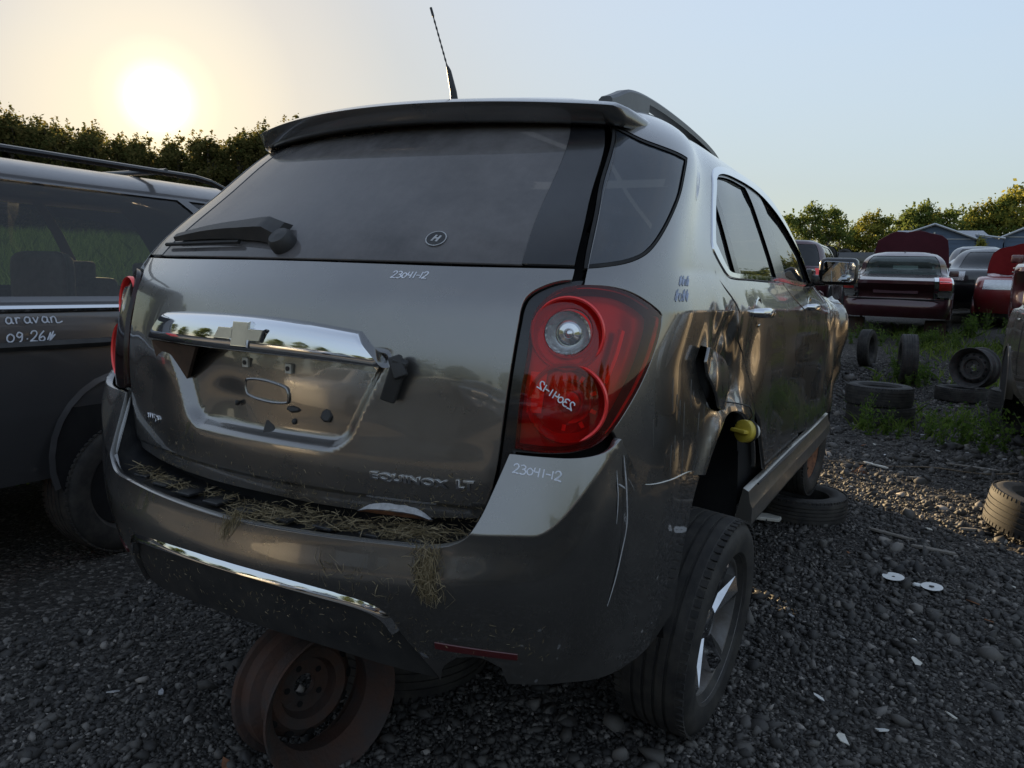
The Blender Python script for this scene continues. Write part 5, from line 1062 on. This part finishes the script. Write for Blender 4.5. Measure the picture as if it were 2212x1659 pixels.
b=MB(); b.lathe([(.075,.0),(.072,.008),(0,.010)],28,frame(tz(0,.905,.0),(0,-1,.2),(1,0,0))@np.diag([1,.45,1,1])); b.obj('oval_badge_border',CHROME,SED); b=MB(); b.lathe([(.066,.009),(0,.0125)],28,frame(tz(0,.905,.0),(0,-1,.2),(1,0,0))@np.diag([1,.40,1,1])); b.obj('oval_badge',mat('badge_blue',(.02,.05,.20),.3,.3,.8),SED)
slab([(-.80,.545),(.80,.545),(.80,.565),(-.80,.565)],-.004,.01,DARKI,'bumper_seam'); 
for x in(.62,-.62): slab([(x-.008,.56),(x+.008,.56),(x+.008,.94),(x-.008,.94)],.0,.01,DARKI,'trunk_seam')
b=MB(); b.tube([(.02,1.62,1.44),(.0,1.60,1.48),(-.01,1.58,1.50)],[.02,.012,.006],6); b.obj('antenna',BLACKP,SED)
for i,(x,y) in enumerate(((-.5,14.9),(.5,14.9))): pass
for x,y in((.1,15.0),(1.5,15.0)):
    b=MB(); b.box((x,y,gzf(x,y)+.12),(.36,.36,.36),bev=.02); tag(b.obj('rusted_stand',RUST,None),'rusty block propping up the rear of the maroon sedan','stand','props under the maroon sedan')
# cars in the row ahead and to the right
def yard(name,label,paint,x,y,rz,kind,lift=.1,**k): return make_car(name,label,paint,(x,y,gzf(x,y)+lift),R(rz),kind,**k)
yard('dark_red_wagon','dark red wagon beyond the SUV front, half behind its mirror',DRED,-.95,7.4,0,'suv',.34,wheels=(0,0,0,0))
yard('maroon_suv','maroon SUV parked behind the dark red wagon',MAROON,-1.55,16.5,0,'suv',.15,wheels=(0,0,0,0))
yard('silver_sedan','silver sedan just past the maroon sedan with raised hood',SILV,2.30,19.0,-3,'sedan',.1,glassm=GLG)
yard('black_hatchback','black hatchback between the silver sedan and the red hooded car',NAVY,2.9,22.5,170,'hatch',.1)
yard('red_coupe','bright red car with raised hood beside the dark red car',RED1,3.55,20.9,172,'hatch',-.05,hood_up=True,hood_h=.62)
yard('dark_red_car','glossy dark red car nosing in from the right row',DRED,3.55,15.2,176,'sedan',.18,wheels=(0,0,0,0))
yard('grey_suv','grey SUV with pale roof behind the black hatchback',GRY,2.7,29,175,'suv',.1)
yard('black_suv','black SUV standing before the blue building',NAVY,4.6,31,178,'suv',.1)
yard('beige_suv','beige SUV at the right edge of the aisle, sunlit along its side',BEIGE,3.03,8.55,180.,'suv',.10,wheels=(0,0,0,0))
# overturned wreck and scrap before the trees
o,_=make_car('overturned_car','overturned dark car with its wheels up before the trees',NAVY,(-3.1,33.5,gzf(-3,33)+1.75+.25),R(75),'sedan',rx=R(180))
rs=random.Random(5)
for i in range(16):
    x=-2.2+.42*i+.3*rs.random(); y=33+2.5*rs.random(); z0=gzf(x,y); b=MB(); c=[SILV,WHT,GRY,BEIGE,RUSTO][i%5]
    n=8; pts=[((.5+.35*rs.random())*math.cos(t)*.8,(.2+.25*rs.random())*math.sin(t)) for t in np.linspace(0,6.28,n+1)[:-1]]
    b.prism(pts,.06,frame((x,y,z0+.55+.45*rs.random()),(rs.uniform(-.6,.6),-1,rs.uniform(.2,1.2)),(1,0,.2*rs.uniform(-1,1))),bev=.015)
    tag(b.obj('torn_scrap_sheet',c,None,False),['silver','white','grey','beige','rusty'][i%5]+' torn body panel lying in the scrap heap','scrap','scrap heap beyond the sedan')
b=MB()
V=[];F=[]; rr2=np.random.default_rng(3); n=26
for i in range(n+1):
    for k in range(9):
        t=math.pi*k/8; V.append((-2.6+7.0*i/n,34+1.3*math.cos(t)+.2*rr2.standard_normal(),gzf(0,34)-.15+(.75+.2*rr2.random())*math.sin(t)))
for i in range(n):
    for k in range(8): F.append((i*9+k,i*9+9+k,i*9+10+k,i*9+k+1))
b.add(V,F); tag(b.obj('scrap_heap',mat('mixed_scrap',(.10,.09,.08),.7,.3,var=.9,vscale=3,col2=(.3,.29,.27)),None,False),'low heap of mixed scrap metal before the trees','scrap heap')
# ---------------------------------------------------------------- the van beside the SUV
VX=-2.08
VAN,VS=make_car('minivan','slate minivan with roof rack parked left of the SUV',VANP,(VX-.93,-.80,.20),0,'van',wheels=(0,0,0,0),tails=True,glassm=glass('van_glass',(.72,.74,.70),.8,.07,(.26,.25,.25),.03),ry=0)
b=MB(); b.tube([VS.X(i,3.10)+np.array((.012,0,0)) for i in np.linspace(3.2,9.2,20)],.016,6); b.obj('chrome_strip',CHROME,VAN)
b=MB(); b.tube([VS.X(i,2.45)+np.array((.006,0,0)) for i in np.linspace(3.2,9.2,20)],.022,6); b.obj('side_moulding',BLACKP,VAN)
for s in(1,-1):
    b=MB(); yy=np.linspace(.7,2.7,20); b.tube([(s*.66,y,1.70+.045*min(1,(y-.7)/.15,(2.7-y)/.15)) for y in yy],.017,8); b.obj('roof_rack_rail',BLACKG,VAN)
for y in(1.1,2.3): b=MB(); b.tube([(x,y,1.755-.0*abs(x)) for x in np.linspace(-.66,.66,8)],.016,8); b.obj('roof_rack_bar',BLACKG,VAN)
vw=steel_wheel('wheel',.20,.17,STEEL,VAN,32); vw.matrix_local=Matrix(frame((.90,1.80,.14),(1,0,0),(0,0,1)).tolist()); link('tyre',TY,TYRE,vw)
def van_fn(y0,z0):
    def fn(s,t):
        y=y0+s; z=z0+t; i=np.interp(y,VYI,np.linspace(3,9,200)); j=np.interp(z,VZJ,np.linspace(0,4,200)); return VS.X(i,j),np.array((1.,0,0))
    return fn
VYI=np.array([VS.X(i,2.0)[1] for i in np.linspace(3,9,200)]); VZJ=np.array([VS.X(6.,j)[2] for j in np.linspace(0,4,200)])
handwrite('aravan',van_fn(1.235,.965),.045,.0026,MARK,'marker_writing',VAN,adv=.85,lift=.004); handwrite('09.26x',van_fn(1.235,.885),.046,.0026,MARK,'marker_writing',VAN,adv=.80,lift=.004)
b=MB(); b.box((.45,1.72,1.12),(.42,.14,.34),bev=.08); b.obj('seat_headrest',SEATM,VAN,angle=0)
yard('sun_blocker_sedan','dark blue sedan added beyond the minivan to stop low sun',BLU,-5.6,-1.3,1,'sedan',.0)  # car added to keep low sun from shining under the minivan
# cars on the other side of the aisle, behind the photographer: they show in the chrome and paint
yard('white_van','white van across the aisle behind the photographer',WHT,-2.2,-9.5,8,'van',.0)
yard('blue_sedan','blue sedan across the aisle behind the photographer',BLU,.9,-11.0,-4,'sedan',.0)
yard('red_hatchback','red hatchback across the aisle behind the photographer',RED1,3.6,-10.0,3,'hatch',.0)
yard('grey_sedan','grey sedan down the aisle on the right, behind the photographer',GRY,6.2,-3.5,85,'sedan',.0)
# ---------------------------------------------------------------- blue building
SID=mat('blue_siding',(.085,.125,.19),.7,var=.5,vscale=2,col2=(.065,.095,.15)); WTRIM=mat('pale_trim',(.42,.44,.46),.6); MROOF=mat('grey_metal_roof',(.22,.24,.27),.4,.6,var=.5,vscale=1.5,col2=(.16,.17,.19))
def building(name,label,x0,x1,y0,depth,zb,ze,zr,ext=None,rx=None):
    B=empty(name,(0,0,0)); tag(B,label,'building'); xm=(x0+x1)/2 if rx is None else rx
    n=int((ze-zb)/.22); 
    b=MB(); b.add([(x0,y0,zb),(x1,y0,zb),(x1,y0,ze),(xm,y0,zr),(x0,y0,ze)],[(0,1,2,3,4)]); V=[(x0,y0,zb),(x0,y0+depth,zb),(x0,y0+depth,ze),(x0,y0,ze),(x1,y0,zb),(x1,y0+depth,zb),(x1,y0+depth,ze),(x1,y0,ze)]; b.add(V,[(0,3,2,1),(4,5,6,7)]); b.obj('wall',SID,B,False)
    for k in range(1,16):
        z=zb+(zr-zb)*k/16.
        a=x0 if z<ze else x0+(xm-x0)*(z-ze)/(zr-ze); c=x1 if z<ze else x1-(x1-xm)*(z-ze)/(zr-ze); b=MB(); b.box(((a+c)/2,y0-.012,z),(c-a,.03,.05)); b.obj('siding_board',SID,B,False)
    for a,c in(((x0-.25,ze-.12),(xm,zr+.05)),((x1+.25,ze-.12),(xm,zr+.05))):
        s=1 if a[0]>xm else -1; b=MB(); V=[(a[0],y0-.3,a[1]),(c[0],y0-.3,c[1]),(c[0],y0+depth,c[1]),(a[0],y0+depth,a[1])]; V2=[(x,y,z+.10) for x,y,z in V]; b.add(V+V2,[(0,1,2,3),(7,6,5,4),(0,4,5,1),(3,2,6,7),(0,3,7,4),(1,5,6,2)]); b.obj('roof_slope',MROOF,B,False)
        b=MB(); b.tube([(a[0],y0-.33,a[1]+.02),(c[0],y0-.33,c[1]+.02)],.07,4); b.obj('fascia',WTRIM,B,False)
    b=MB(); b.box(((x0+x1)/2,y0-.03,ze-.05),(x1-x0,.05,.05)); b.obj('trim_board',WTRIM,B,False)
    return B
yb=61; zb=gzf(1,yb)-.3
B1=building('blue_workshop','blue sided workshop with low gable beyond the cars',-1.55,3.55,yb,14,zb,5.25,6.15)
b=MB(); b.box((1.02,yb-.06,5.55),(.10,.05,.26),bev=.02); b.obj('gable_lamp',WHITEP,B1); b=MB(); b.box((1.75,yb-.04,4.62),(.22,.06,.16)); b.obj('wall_vent',DARKI,B1)
EX=empty('workshop_wing'); EX.parent=B1
b=MB(); b.add([(3.55,yb+.2,zb),(5.2,yb+.2,zb),(5.2,yb+.2,5.2),(3.55,yb+.2,5.45)],[(0,1,2,3)]); b.box((4.4,yb+3,3.2),(1.6,5.5,3.8)); b.obj('wing_wall',SID,EX,False); b=MB(); b.tube([(3.5,yb-.1,5.52),(5.3,yb-.1,5.26)],.07,4); b.obj('wing_fascia',WTRIM,EX,False)
b=MB(); b.box((4.05,yb+.16,4.2),(.46,.06,.30)); wo_=b.obj('window',WTRIM,B1,False); b=MB(); b.box((4.05,yb+.12,4.2),(.38,.03,.22)); b.obj('pane',BLACKG,wo_,False); b=MB(); b.box((4.05,yb+.10,4.2),(.02,.02,.22)); b.obj('mullion',WTRIM,wo_,False)
b=MB(); b.add([(-2.7,yb-.2,4.35),(-1.5,yb-.2,5.0),(-1.5,yb+10,5.0),(-2.7,yb+10,4.35),(-2.7,yb-.2,4.45),(-1.5,yb-.2,5.1),(-1.5,yb+10,5.1),(-2.7,yb+10,4.45)],[(3,2,1,0),(4,5,6,7),(0,1,5,4),(0,4,7,3)]); b.obj('lean_to_roof',MROOF,B1,False); b=MB(); b.box((-2.05,yb+2.5,3.0),(1.0,5,2.8)); b.obj('lean_to_wall',SID,B1,False)
b=MB(); b.box((1.2,yb+17,5.3),(7.4,6,.9)); b.add([(-2.6,yb+13,6.05),(5.2,yb+13,6.05),(4.6,yb+16,6.9),(-2.0,yb+16,6.9)],[(0,1,2,3)]); b.obj('rear_roof',MROOF,B1,False)
B2=building('blue_annex','second blue building with pale fascia at the right',5.3,9.4,yb+.6,12,zb,5.45,6.4)
# ---------------------------------------------------------------- vegetation
def leafmat(name,c,c2,tr=.5):
    m=bpy.data.materials.new(name); m.use_nodes=True; n=m.node_tree.nodes; l=m.node_tree.links; n.clear(); o=n.new('ShaderNodeOutputMaterial'); g=n.new('ShaderNodeNewGeometry'); r=n.new('ShaderNodeValToRGB'); r.color_ramp.elements[0].color=c+(1,); r.color_ramp.elements[1].color=c2+(1,); l.new(g.outputs['Random Per Island'],r.inputs[0])
    d=n.new('ShaderNodeBsdfDiffuse'); t=n.new('ShaderNodeBsdfTranslucent'); x=n.new('ShaderNodeMixShader'); x.inputs[0].default_value=tr; l.new(r.outputs[0],d.inputs[0]); l.new(r.outputs[0],t.inputs[0]); l.new(d.outputs[0],x.inputs[1]); l.new(t.outputs[0],x.inputs[2]); l.new(x.outputs[0],o.inputs[0]); return m
LEAF=leafmat('tree_leaf',(.07,.105,.028),(.19,.22,.06)); LEAFY=leafmat('yellowing_leaf',(.11,.13,.03),(.32,.29,.06)); LEAFD=leafmat('shrub_leaf',(.055,.070,.022),(.17,.14,.05),.6); GRASS=leafmat('grass_blade',(.09,.15,.03),(.24,.31,.07),.6); WEED=leafmat('weed_leaf',(.05,.10,.02),(.16,.24,.05)); HAY=leafmat('dry_grass',(.16,.125,.07),(.40,.33,.21),.25)
BARK=mat('bark',(.10,.085,.07),.9,var=.7,vscale=20,col2=(.05,.042,.035)); BIRCH=mat('pale_bark',(.34,.32,.28),.85,var=.8,vscale=12,col2=(.12,.11,.10))
def leaves(C,size,seed,up_=.3):
    r=np.random.default_rng(seed); n=len(C); a=r.standard_normal((n,3)); a/=np.linalg.norm(a,axis=1,keepdims=True); b=np.cross(a,r.standard_normal((n,3))); b/=np.linalg.norm(b,axis=1,keepdims=True)+1e-9
    s=size*np.exp(r.normal(0,.3,n))[:,None]; V=np.stack([C-a*s*.5,C+b*s*.32,C+a*s*.5,C-b*s*.32],1).reshape(-1,3); return V,np.arange(4*n).reshape(-1,4)
def tree_meshes(seed,h,rad,nclump,nleaf,size,shape='round',low=.25):
    r=np.random.default_rng(seed); C=[]; b=MB(); tip=[]
    lean=r.normal(0,.03,2); b.tube([(lean[0]*h*t*t,lean[1]*h*t*t,h*.92*t) for t in np.linspace(0,1,8)],[.022*h*(1-.85*t)+.01 for t in np.linspace(0,1,8)],7)
    for k in range(nclump):
        z=low+(1-low)*r.random()**.9
        prof=math.sin(math.pi*min(1,(z-low)/(1-low)*.86+.12))**.8 if shape=='round' else (1-((z-low)/(1-low))**1.6)*.9+.08
        q=r.random()*6.28; rr_=rad*prof*(.35+.65*math.sqrt(r.random())); c=np.array((rr_*math.cos(q)+lean[0]*h*z*z,rr_*math.sin(q)+lean[1]*h*z*z,z*h)); sz=rad*(.16+.16*r.random())
        if k%3==0: b.tube([(lean[0]*h*z*z*.7,lean[1]*h*z*z*.7,z*h*.80),tuple((c+np.array((0,0,z*h*.8)))/2*np.array((1,1,1))),tuple(c)],[.006*h,.004*h,.002*h],4)
        n=nleaf; p=r.standard_normal((n,3))*np.array((1,1,.75))*sz*.62; C.append(c+p)
    for k in range(10):                                    # shoots that break the outline
        q=r.random()*6.28; z=.75+.27*r.random(); c=np.array((rad*.5*r.random()*math.cos(q),rad*.5*r.random()*math.sin(q),h*z)); t=r.random((18,1)); C.append(c+np.array((0,0,1))*t*h*.10+r.standard_normal((18,3))*.02*h*(1.1-t))
    V,F=leaves(np.concatenate(C),size,seed+1); return b.mesh('trunk'),fastmesh('crown',V,F)
def tree(name,label,me,loc,s,rz,leaf,bark,group,kind='tree'):
    T_=empty(name,loc,(0,0,rz)); T_.scale=(s,s,s); tag(T_,label,kind,group); t,c=me
    a=link('trunk',t,None,T_); d=link('crown',c,None,T_)
    for o,m in((a,bark),(d,leaf)):
        if not o.data.materials: o.data.materials.append(m)
        o.material_slots[0].link='OBJECT'; o.material_slots[0].material=m
    return T_
TM=[tree_meshes(100+i,8.,2.1+.3*(i%2),60,60,.26,'round',.22) for i in range(4)]
SM=[tree_meshes(200+i,5.,1.0,130,60,.11,'cone' if i%2 else 'round',.0) for i in range(4)]
rv=random.Random(12)
# right: belt of trees behind the building
def base(px_x,d): pass
for i,(x,y,top) in enumerate(((-13.5,78,7.6),(-11.6,79,8.6),(-10.0,80,9.6),(-8.4,80.5,9.3),(-7.2,81.5,8.6),(-6.3,84,8.0),(-4.4,82.5,9.0),(-3.4,83,8.6),(-2.6,86,8.9),(-1.2,85,9.6),(-.2,86,10.2),(1.2,87,9.4),(2.6,86.5,9.9),(3.9,88,9.5),(5.2,88,10.4),(6.6,89,10.6),(7.6,89,11.6),(9.0,90,12.2),(10.8,91,12.4),(12.8,91,11.8),(-15.5,77,7.6),(-17.5,76,8.2),(15,92,12.0),(-20,74,8.0))):
    z=gzf(x,y)-.2; s=(top-z)/8.3; yl=(x+y)%3<1.3 and x>-6
    tree('deciduous_tree',('yellowing tree' if yl else 'green birch tree')+(' behind the blue workshop' if x>-5.6 else ' beyond the scrap heap'),TM[i%4],(x,y,z),s,rv.random()*6,LEAFY if yl else LEAF,BIRCH if x<-5.6 else BARK,'trees behind the yard')
# left: overgrown shrubs and young trees against the sun
TOPS=[(-9,9.6),(-6,9.4),(-4,9.0),(-1.5,8.6),(1,8.2),(3,8.9),(5,8.5),(7.5,8.8),(10,9.2),(14,9.4)]
for i in range(84):
    a=-70+41*(i//2)/41.+rv.uniform(-.5,.5); d=66+(i%2)*5+rv.uniform(-2,2); x=CAM[0]+d*math.sin(R(a)); y=CAM[1]+d*math.cos(R(a)); z=gzf(x,y)-.2
    e=float(np.interp(a,[-70,-64.5,-62,-60.4,-58.4,-56.7,-54.5,-53.1,-51.4,-49.4,-47.3,-44.5,-40],[9.2,9.0,8.5,9.2,8.6,8.5,8.0,8.0,8.8,8.4,9.4,10.0,10]))+(of_:=rv.uniform(-.75,.30)); top=CAM[2]+d*math.tan(R(e)); s=(top-z)/5.25
    big=of_>.08
    tree('hedgerow_tree',('tall leafy tree standing proud of' if big else 'lower shrubby tree in')+' the hedge beyond the minivan',SM[i%4],(x,y,z),s,rv.random()*6,LEAFD,BARK,'trees along the left edge of the yard').scale=(s*1.2,s*1.2,s)
# trees behind the photographer, seen in the reflections
for i in range(46):
    a=R(95+170*(i//2)/22.+2*rv.random()); d=34+4*rv.random()+5*(i%2); x=1+d*math.sin(a); y=-1+d*math.cos(a)
    tree('roadside_tree','tree in the belt behind the photographer',TM[i%4],(x,y,-.1),.68+.30*rv.random(),rv.random()*6,LEAF,BARK,'trees behind the photographer')
# grass field beyond the minivan, weeds in the aisle
def blades(name,x,y,h,wd,seed,m,label,cat='grass',lean=.35,z=None):
    r=np.random.default_rng(seed); n=len(x); z=gh(x,y) if z is None else z; q=r.random(n)*6.28; l=r.normal(0,lean,(n,2)); B=np.stack([x,y,z],-1); T=B+np.stack([l[:,0]*h,l[:,1]*h,h],-1); mid=.5*(B+T)+np.stack([l[:,0]*h*-.12,l[:,1]*h*-.12,h*.08],-1); sd_=np.stack([np.cos(q),np.sin(q),0*q],-1)*wd[:,None]*.5
    V=np.stack([B-sd_,B+sd_,mid+sd_*.8,T,mid-sd_*.8],1).reshape(-1,3); F=np.arange(5*n).reshape(-1,5); o=link(name,fastmesh(name,V,F),m); tag(o,label,cat,None,'stuff'); return o
r=np.random.default_rng(21)
n=42000; x=r.uniform(-38,-3.6,n); y=r.uniform(-4.,30,n); k=(y<4-.62*x)&(y>-1.5-.05*x); x,y=x[k],y[k]; blades('tall_grass',x,y,r.uniform(.35,.9,len(x)),r.uniform(.02,.06,len(x)),22,GRASS,'tall bright green grass beyond the minivan')
n=9000; x=r.uniform(.8,4.6,n); y=r.uniform(7.0,16,n); k=(np.sin(1.9*x+.8*y)+np.sin(2.7*y-x)+r.normal(0,.5,n)>.25); x,y=x[k],y[k]; blades('low_weeds',x,y,r.uniform(.05,.20,len(x)),r.uniform(.010,.022,len(x)),23,GRASS,'low patchy weeds and grass over the aisle',lean=.7)
def weed_mesh(seed,h=.35,n=160,size=.035,spread=.16):
    r=np.random.default_rng(seed); b=MB(); C=[]
    for k in range(9):
        q=r.random()*6.28; l=spread*(.3+.9*r.random()); tip=np.array((l*math.cos(q),l*math.sin(q),h*(.55+.5*r.random()))); m_=tip*np.array((.35,.35,.6)); b.tube([(0,0,0),tuple(m_),tuple(tip)],[.004,.003,.0015],4); t=r.random((n//9,1)); P=np.where(t<.5,m_*(t/.5),m_+(tip-m_)*((t-.5)/.5)); C.append(P*np.array((1,1,1))+r.standard_normal((n//9,3))*.028*h/.35)
    V,F=leaves(np.concatenate(C),size,seed+3); return b.mesh('stems'),fastmesh('leaves',V,F)
WM=[weed_mesh(300+i) for i in range(4)]; STEM=mat('weed_stem',(.10,.13,.05),.8)
def weed(x,y,s,label,i,m=WEED):
    T_=empty('weed_plant',(x,y,gzf(x,y)),(0,0,rv.random()*6)); T_.scale=(s,)*3; tag(T_,label,'plant','weeds growing in the aisle'); a=link('stems',WM[i%4][0],STEM,T_); d=link('leaves',WM[i%4][1],m,T_); return T_
for i,(x,y,s) in enumerate(((1.62,6.75,1.0),(1.78,6.95,1.2),(1.95,6.6,.9),(1.50,7.1,.8),(2.12,6.85,1.0),(2.3,6.6,1.1),(1.88,7.3,.9),(2.05,7.2,1.1))): weed(x,y,s,'bright green leafy weed in the gravel before the tyre stack',i)
for i,(x,y,s) in enumerate(((1.0,6.95,.9),(1.15,7.1,.8),(.92,7.2,1.0),(1.25,6.9,.6))): weed(x,y,s,'leafy weed at the foot of the stacked tyres',i)
for i in range(16): weed(.1+1.9*rv.random(),13.2+.9*rv.random(),.6+.4*rv.random(),'leafy weed under the tail of the maroon sedan',i)
for i in range(14): weed(1.9+1.2*rv.random(),14.8+2.2*rv.random(),.7+.5*rv.random(),'yellow green weed beside the maroon sedan',i,LEAFY)
for i in range(12): weed(1.0+.5*rv.random(),10.0+.9*rv.random(),.6+.5*rv.random(),'weed growing around the upright tyre',i)
tree('young_tree','small yellow green sapling before the blue workshop',SM[1],(2.75,33,gzf(2.75,33)),.45,1,LEAFY,BARK,None)
# ---------------------------------------------------------------- dry grass caught on the SUV bumper
def straw(name,P,D,L,wd,seed,m,parent=None):
    r=np.random.default_rng(seed); n=len(P); s=np.cross(D,r.standard_normal((n,3))); s/=np.linalg.norm(s,axis=1,keepdims=True)+1e-9; s*=wd[:,None]; b_=np.cross(D,s); b_/=np.linalg.norm(b_,axis=1,keepdims=True)+1e-9; cv=r.normal(0,.22,n)[:,None]*L[:,None]; A=P-D*L[:,None]*.5; B=P+b_*cv; C=P+D*L[:,None]*.5
    V=np.stack([A-s*.5,A+s*.5,B+s*.6,C+s*.2,C-s*.2,B-s*.6],1).reshape(-1,3); F=np.concatenate([np.stack([6*np.arange(n)+k for k in q],-1) for q in((0,1,2,5),(5,2,3,4))]); return link(name,fastmesh(name,V,F),m,parent)
r=np.random.default_rng(31); PP=[];DD=[];LL=[]
def clump(n,fx,fy,fz,L0,L1,dirf):
    for _ in range(n):
        d=dirf(); d=np.array(d)/np.linalg.norm(d); PP.append((fx(),fy(),fz())); DD.append(d); LL.append(r.uniform(L0,L1))
def ledge_y(x): return float(BUMP.P(np.array(x*.97),np.array(.475))[1])
def ledge_z(x): return float(BUMP.P(np.array(x*.97),np.array(.475))[2])
fl=lambda:(r.normal(),r.normal()*.7,abs(r.normal())*.22)
for n,x0,x1,d0,d1,hh in((520,.10,.52,.045,.105,.016),(220,-.02,.14,.01,.09,.012),(260,.38,.58,.05,.11,.02),(200,-.55,-.25,.05,.10,.012),(120,-.25,.10,.08,.11,.008)):
    for _ in range(n):
        x=r.uniform(x0,x1); d=fl(); d=np.array(d)/np.linalg.norm(d); PP.append((x,ledge_y(x)+r.uniform(d0,d1),ledge_z(x)-.006+abs(r.normal())*hh)); DD.append(d); LL.append(r.uniform(.015,.055))
for _ in range(520):                                            # hanging tuft by the right corner
    t=r.random()**.8; x=.535+r.normal(0,.016)+.004*t; z=ledge_z(.535)+.012-.115*t; y=ledge_y(.535)-.010-.012*math.sin(3*t)+r.normal(0,.007); d=np.array((r.normal()*.5,r.normal()*.35,-1+.5*r.normal())); PP.append((x,y,z)); DD.append(d/np.linalg.norm(d)); LL.append(r.uniform(.02,.05))
for _ in range(120):
    t=r.random(); x=.045-.05*t+r.normal(0,.01); PP.append((x,ledge_y(x)-.008+r.normal(0,.003),ledge_z(x)+.006-.06*t*t)); d=np.array((-.5+r.normal()*.4,-.1,-1.)); DD.append(d/np.linalg.norm(d)); LL.append(r.uniform(.02,.05))
P=np.array(PP)+np.array((0,0,GZ)); hay=straw('dry_grass_clippings',P,np.array(DD),np.array(LL),r.uniform(.0008,.0018,len(P)),32,HAY); tag(hay,'dry grass clippings heaped along the bumper step of the SUV','grass clippings',None,'stuff')
# flecks stuck to the paint
PP=[];DD=[];LL=[]
def fleck(S,u,v,L0,L1,disp=None):
    p=S.P(np.array(u),np.array(v)); n=S.N(np.array(u),np.array(v)); d=r.standard_normal(3); d-=n*(d@n); d+=np.array((0,0,-.8)); d-=n*(d@n); d/=np.linalg.norm(d); o=disp(np.array(u),np.array(v),p) if disp else 0; PP.append(p+n*(.002+o)+np.array((0,0,GZ))); DD.append(d); LL.append(r.uniform(L0,L1))
for _ in range(520): fleck(BODY,.6-1.1*r.random()**1.7,.515+.11*r.random()**1.5,.003,.014,body_disp)
for _ in range(260): fleck(BUMP,r.uniform(-.5,.75),.22+.10*r.random(),.004,.016)
for _ in range(60): fleck(BUMP,r.uniform(.25,.45),.36+.07*r.random(),.01,.035)
fk=straw('grass_flecks',np.array(PP),np.array(DD),np.array(LL),r.uniform(.0006,.0013,len(PP)),33,HAY); tag(fk,'bits of dry grass stuck to the SUV liftgate and bumper','grass clippings',None,'stuff')
# ---------------------------------------------------------------- litter on the gravel
DISC=mat('white_disc',(.66,.66,.64),.35,var=.5,vscale=30,col2=(.5,.5,.48))
for x,y,rad,lb in((1.386,2.74,.050,'white compact disc lying flat on the gravel'),(1.555,2.70,.048,'smaller pale disc beside a white pebble on the gravel')):
    b=MB(); b.lathe([(.008,0),(.008,.0014),(rad,.0014),(rad,0)],36); o=b.obj('disc',DISC); o.location=(x,y,gzf(x,y)+.026); o.rotation_euler=(.06,-.05,0); tag(o,lb,'disc')
b=MB(); bmx=[(.024*math.cos(t)*(1+.1*math.sin(3*t)),.018*math.sin(t)) for t in np.linspace(0,6.28,13)[:-1]]; b.prism(bmx,.018,frame((1.495,2.71,gzf(1.5,2.7)+.006),(0,0,1),(1,0,0)),bev=.006); tag(b.obj('pebble',DISC),'white rounded pebble between the two discs','stone')
WOODM=mat('weathered_wood',(.22,.20,.175),.85,var=.8,vscale=9,col2=(.11,.095,.08),stretch=(1,8,8),bump=.3,bscale=60)
def plank(x,y,l,w_,rz,label,m=WOODM,name='wood_splinter'):
    r_=random.Random(int(x*1000)); k=7; top=[(-l/2+l*i/k,w_*.5*(1-.7*abs(2*i/k-1)**3)*(.8+.4*r_.random())) for i in range(k+1)]; bot=[(px,-py*(.8+.3*r_.random())) for px,py in top[::-1]]
    b=MB(); b.prism(bot[::-1][::-1]+top[::-1][::-1],.012,frame((x,y,gzf(x,y)+.014),(.05,.04,1),(math.cos(rz),math.sin(rz),0)),bev=.003); tag(b.obj(name,m,None,False),label,'debris','litter on the gravel')
plank(1.345,3.50,.26,.035,-.2,'long grey wood splinter lying across the gravel'); plank(1.56,3.33,.22,.045,.1,'short broad wood splinter with a reddish end'); plank(1.14,5.50,.22,.04,-.5,'white plastic strip beside the orange twigs',WHITEP,'plastic_strip'); plank(1.9,5.85,.5,.05,.2,'long pale plank by the weeds'); plank(1.75,3.9,.12,.03,.6,'small pale wood chip in the sunlit gravel'); plank(1.42,5.2,.14,.03,.9,'small pale stick across the cable')
b=MB(); b.tube([(x,5.42+.28*(x-.85)+.03*math.sin(6*x),gzf(x,5.5)+.02+.01*math.sin(9*x)) for x in np.linspace(.80,2.15,40)],.006,6); tag(b.obj('cable',mat('tan_cable',(.16,.12,.08),.7)),'thin tan cable stretched over the gravel','cable')
rb=random.Random(44); cols=[WHITEP,DISC,SCRAPE,RUSTO,SILV]
for i in range(60):
    x=rb.uniform(.9,2.4);y=rb.uniform(.9,7.5)
    if i<18: x=rb.uniform(-.9,1.2); y=rb.uniform(-.35,.25)
    s=rb.uniform(.010,.030); b=MB(); b.prism([(s*(.6+.7*rb.random())*math.cos(t),s*(.3+.5*rb.random())*math.sin(t)) for t in np.linspace(0,6.28,7)[:-1]],.004,frame((x,y,gzf(x,y)+.012),(rb.uniform(-.4,.4),rb.uniform(-.4,.4),1),(1,rb.uniform(-1,1),0)))
    tag(b.obj('litter_scrap',cols[i%5],None,False),'small pale plastic or metal scrap on the gravel','debris','small scraps scattered on the gravel')
b=MB()
for i in range(7): t=R(20*i+10); b.tube([(.99+.02*i,5.15,gzf(1,5.1)+.01),(.99+.02*i+.05*math.cos(t),5.15+.05*math.sin(t*2),gzf(1,5.1)+.05+.02*math.sin(i))],.003,5)
tag(b.obj('orange_twigs',RUSTO),'tangle of orange brown twigs at the edge of the sunlit gravel','twigs')
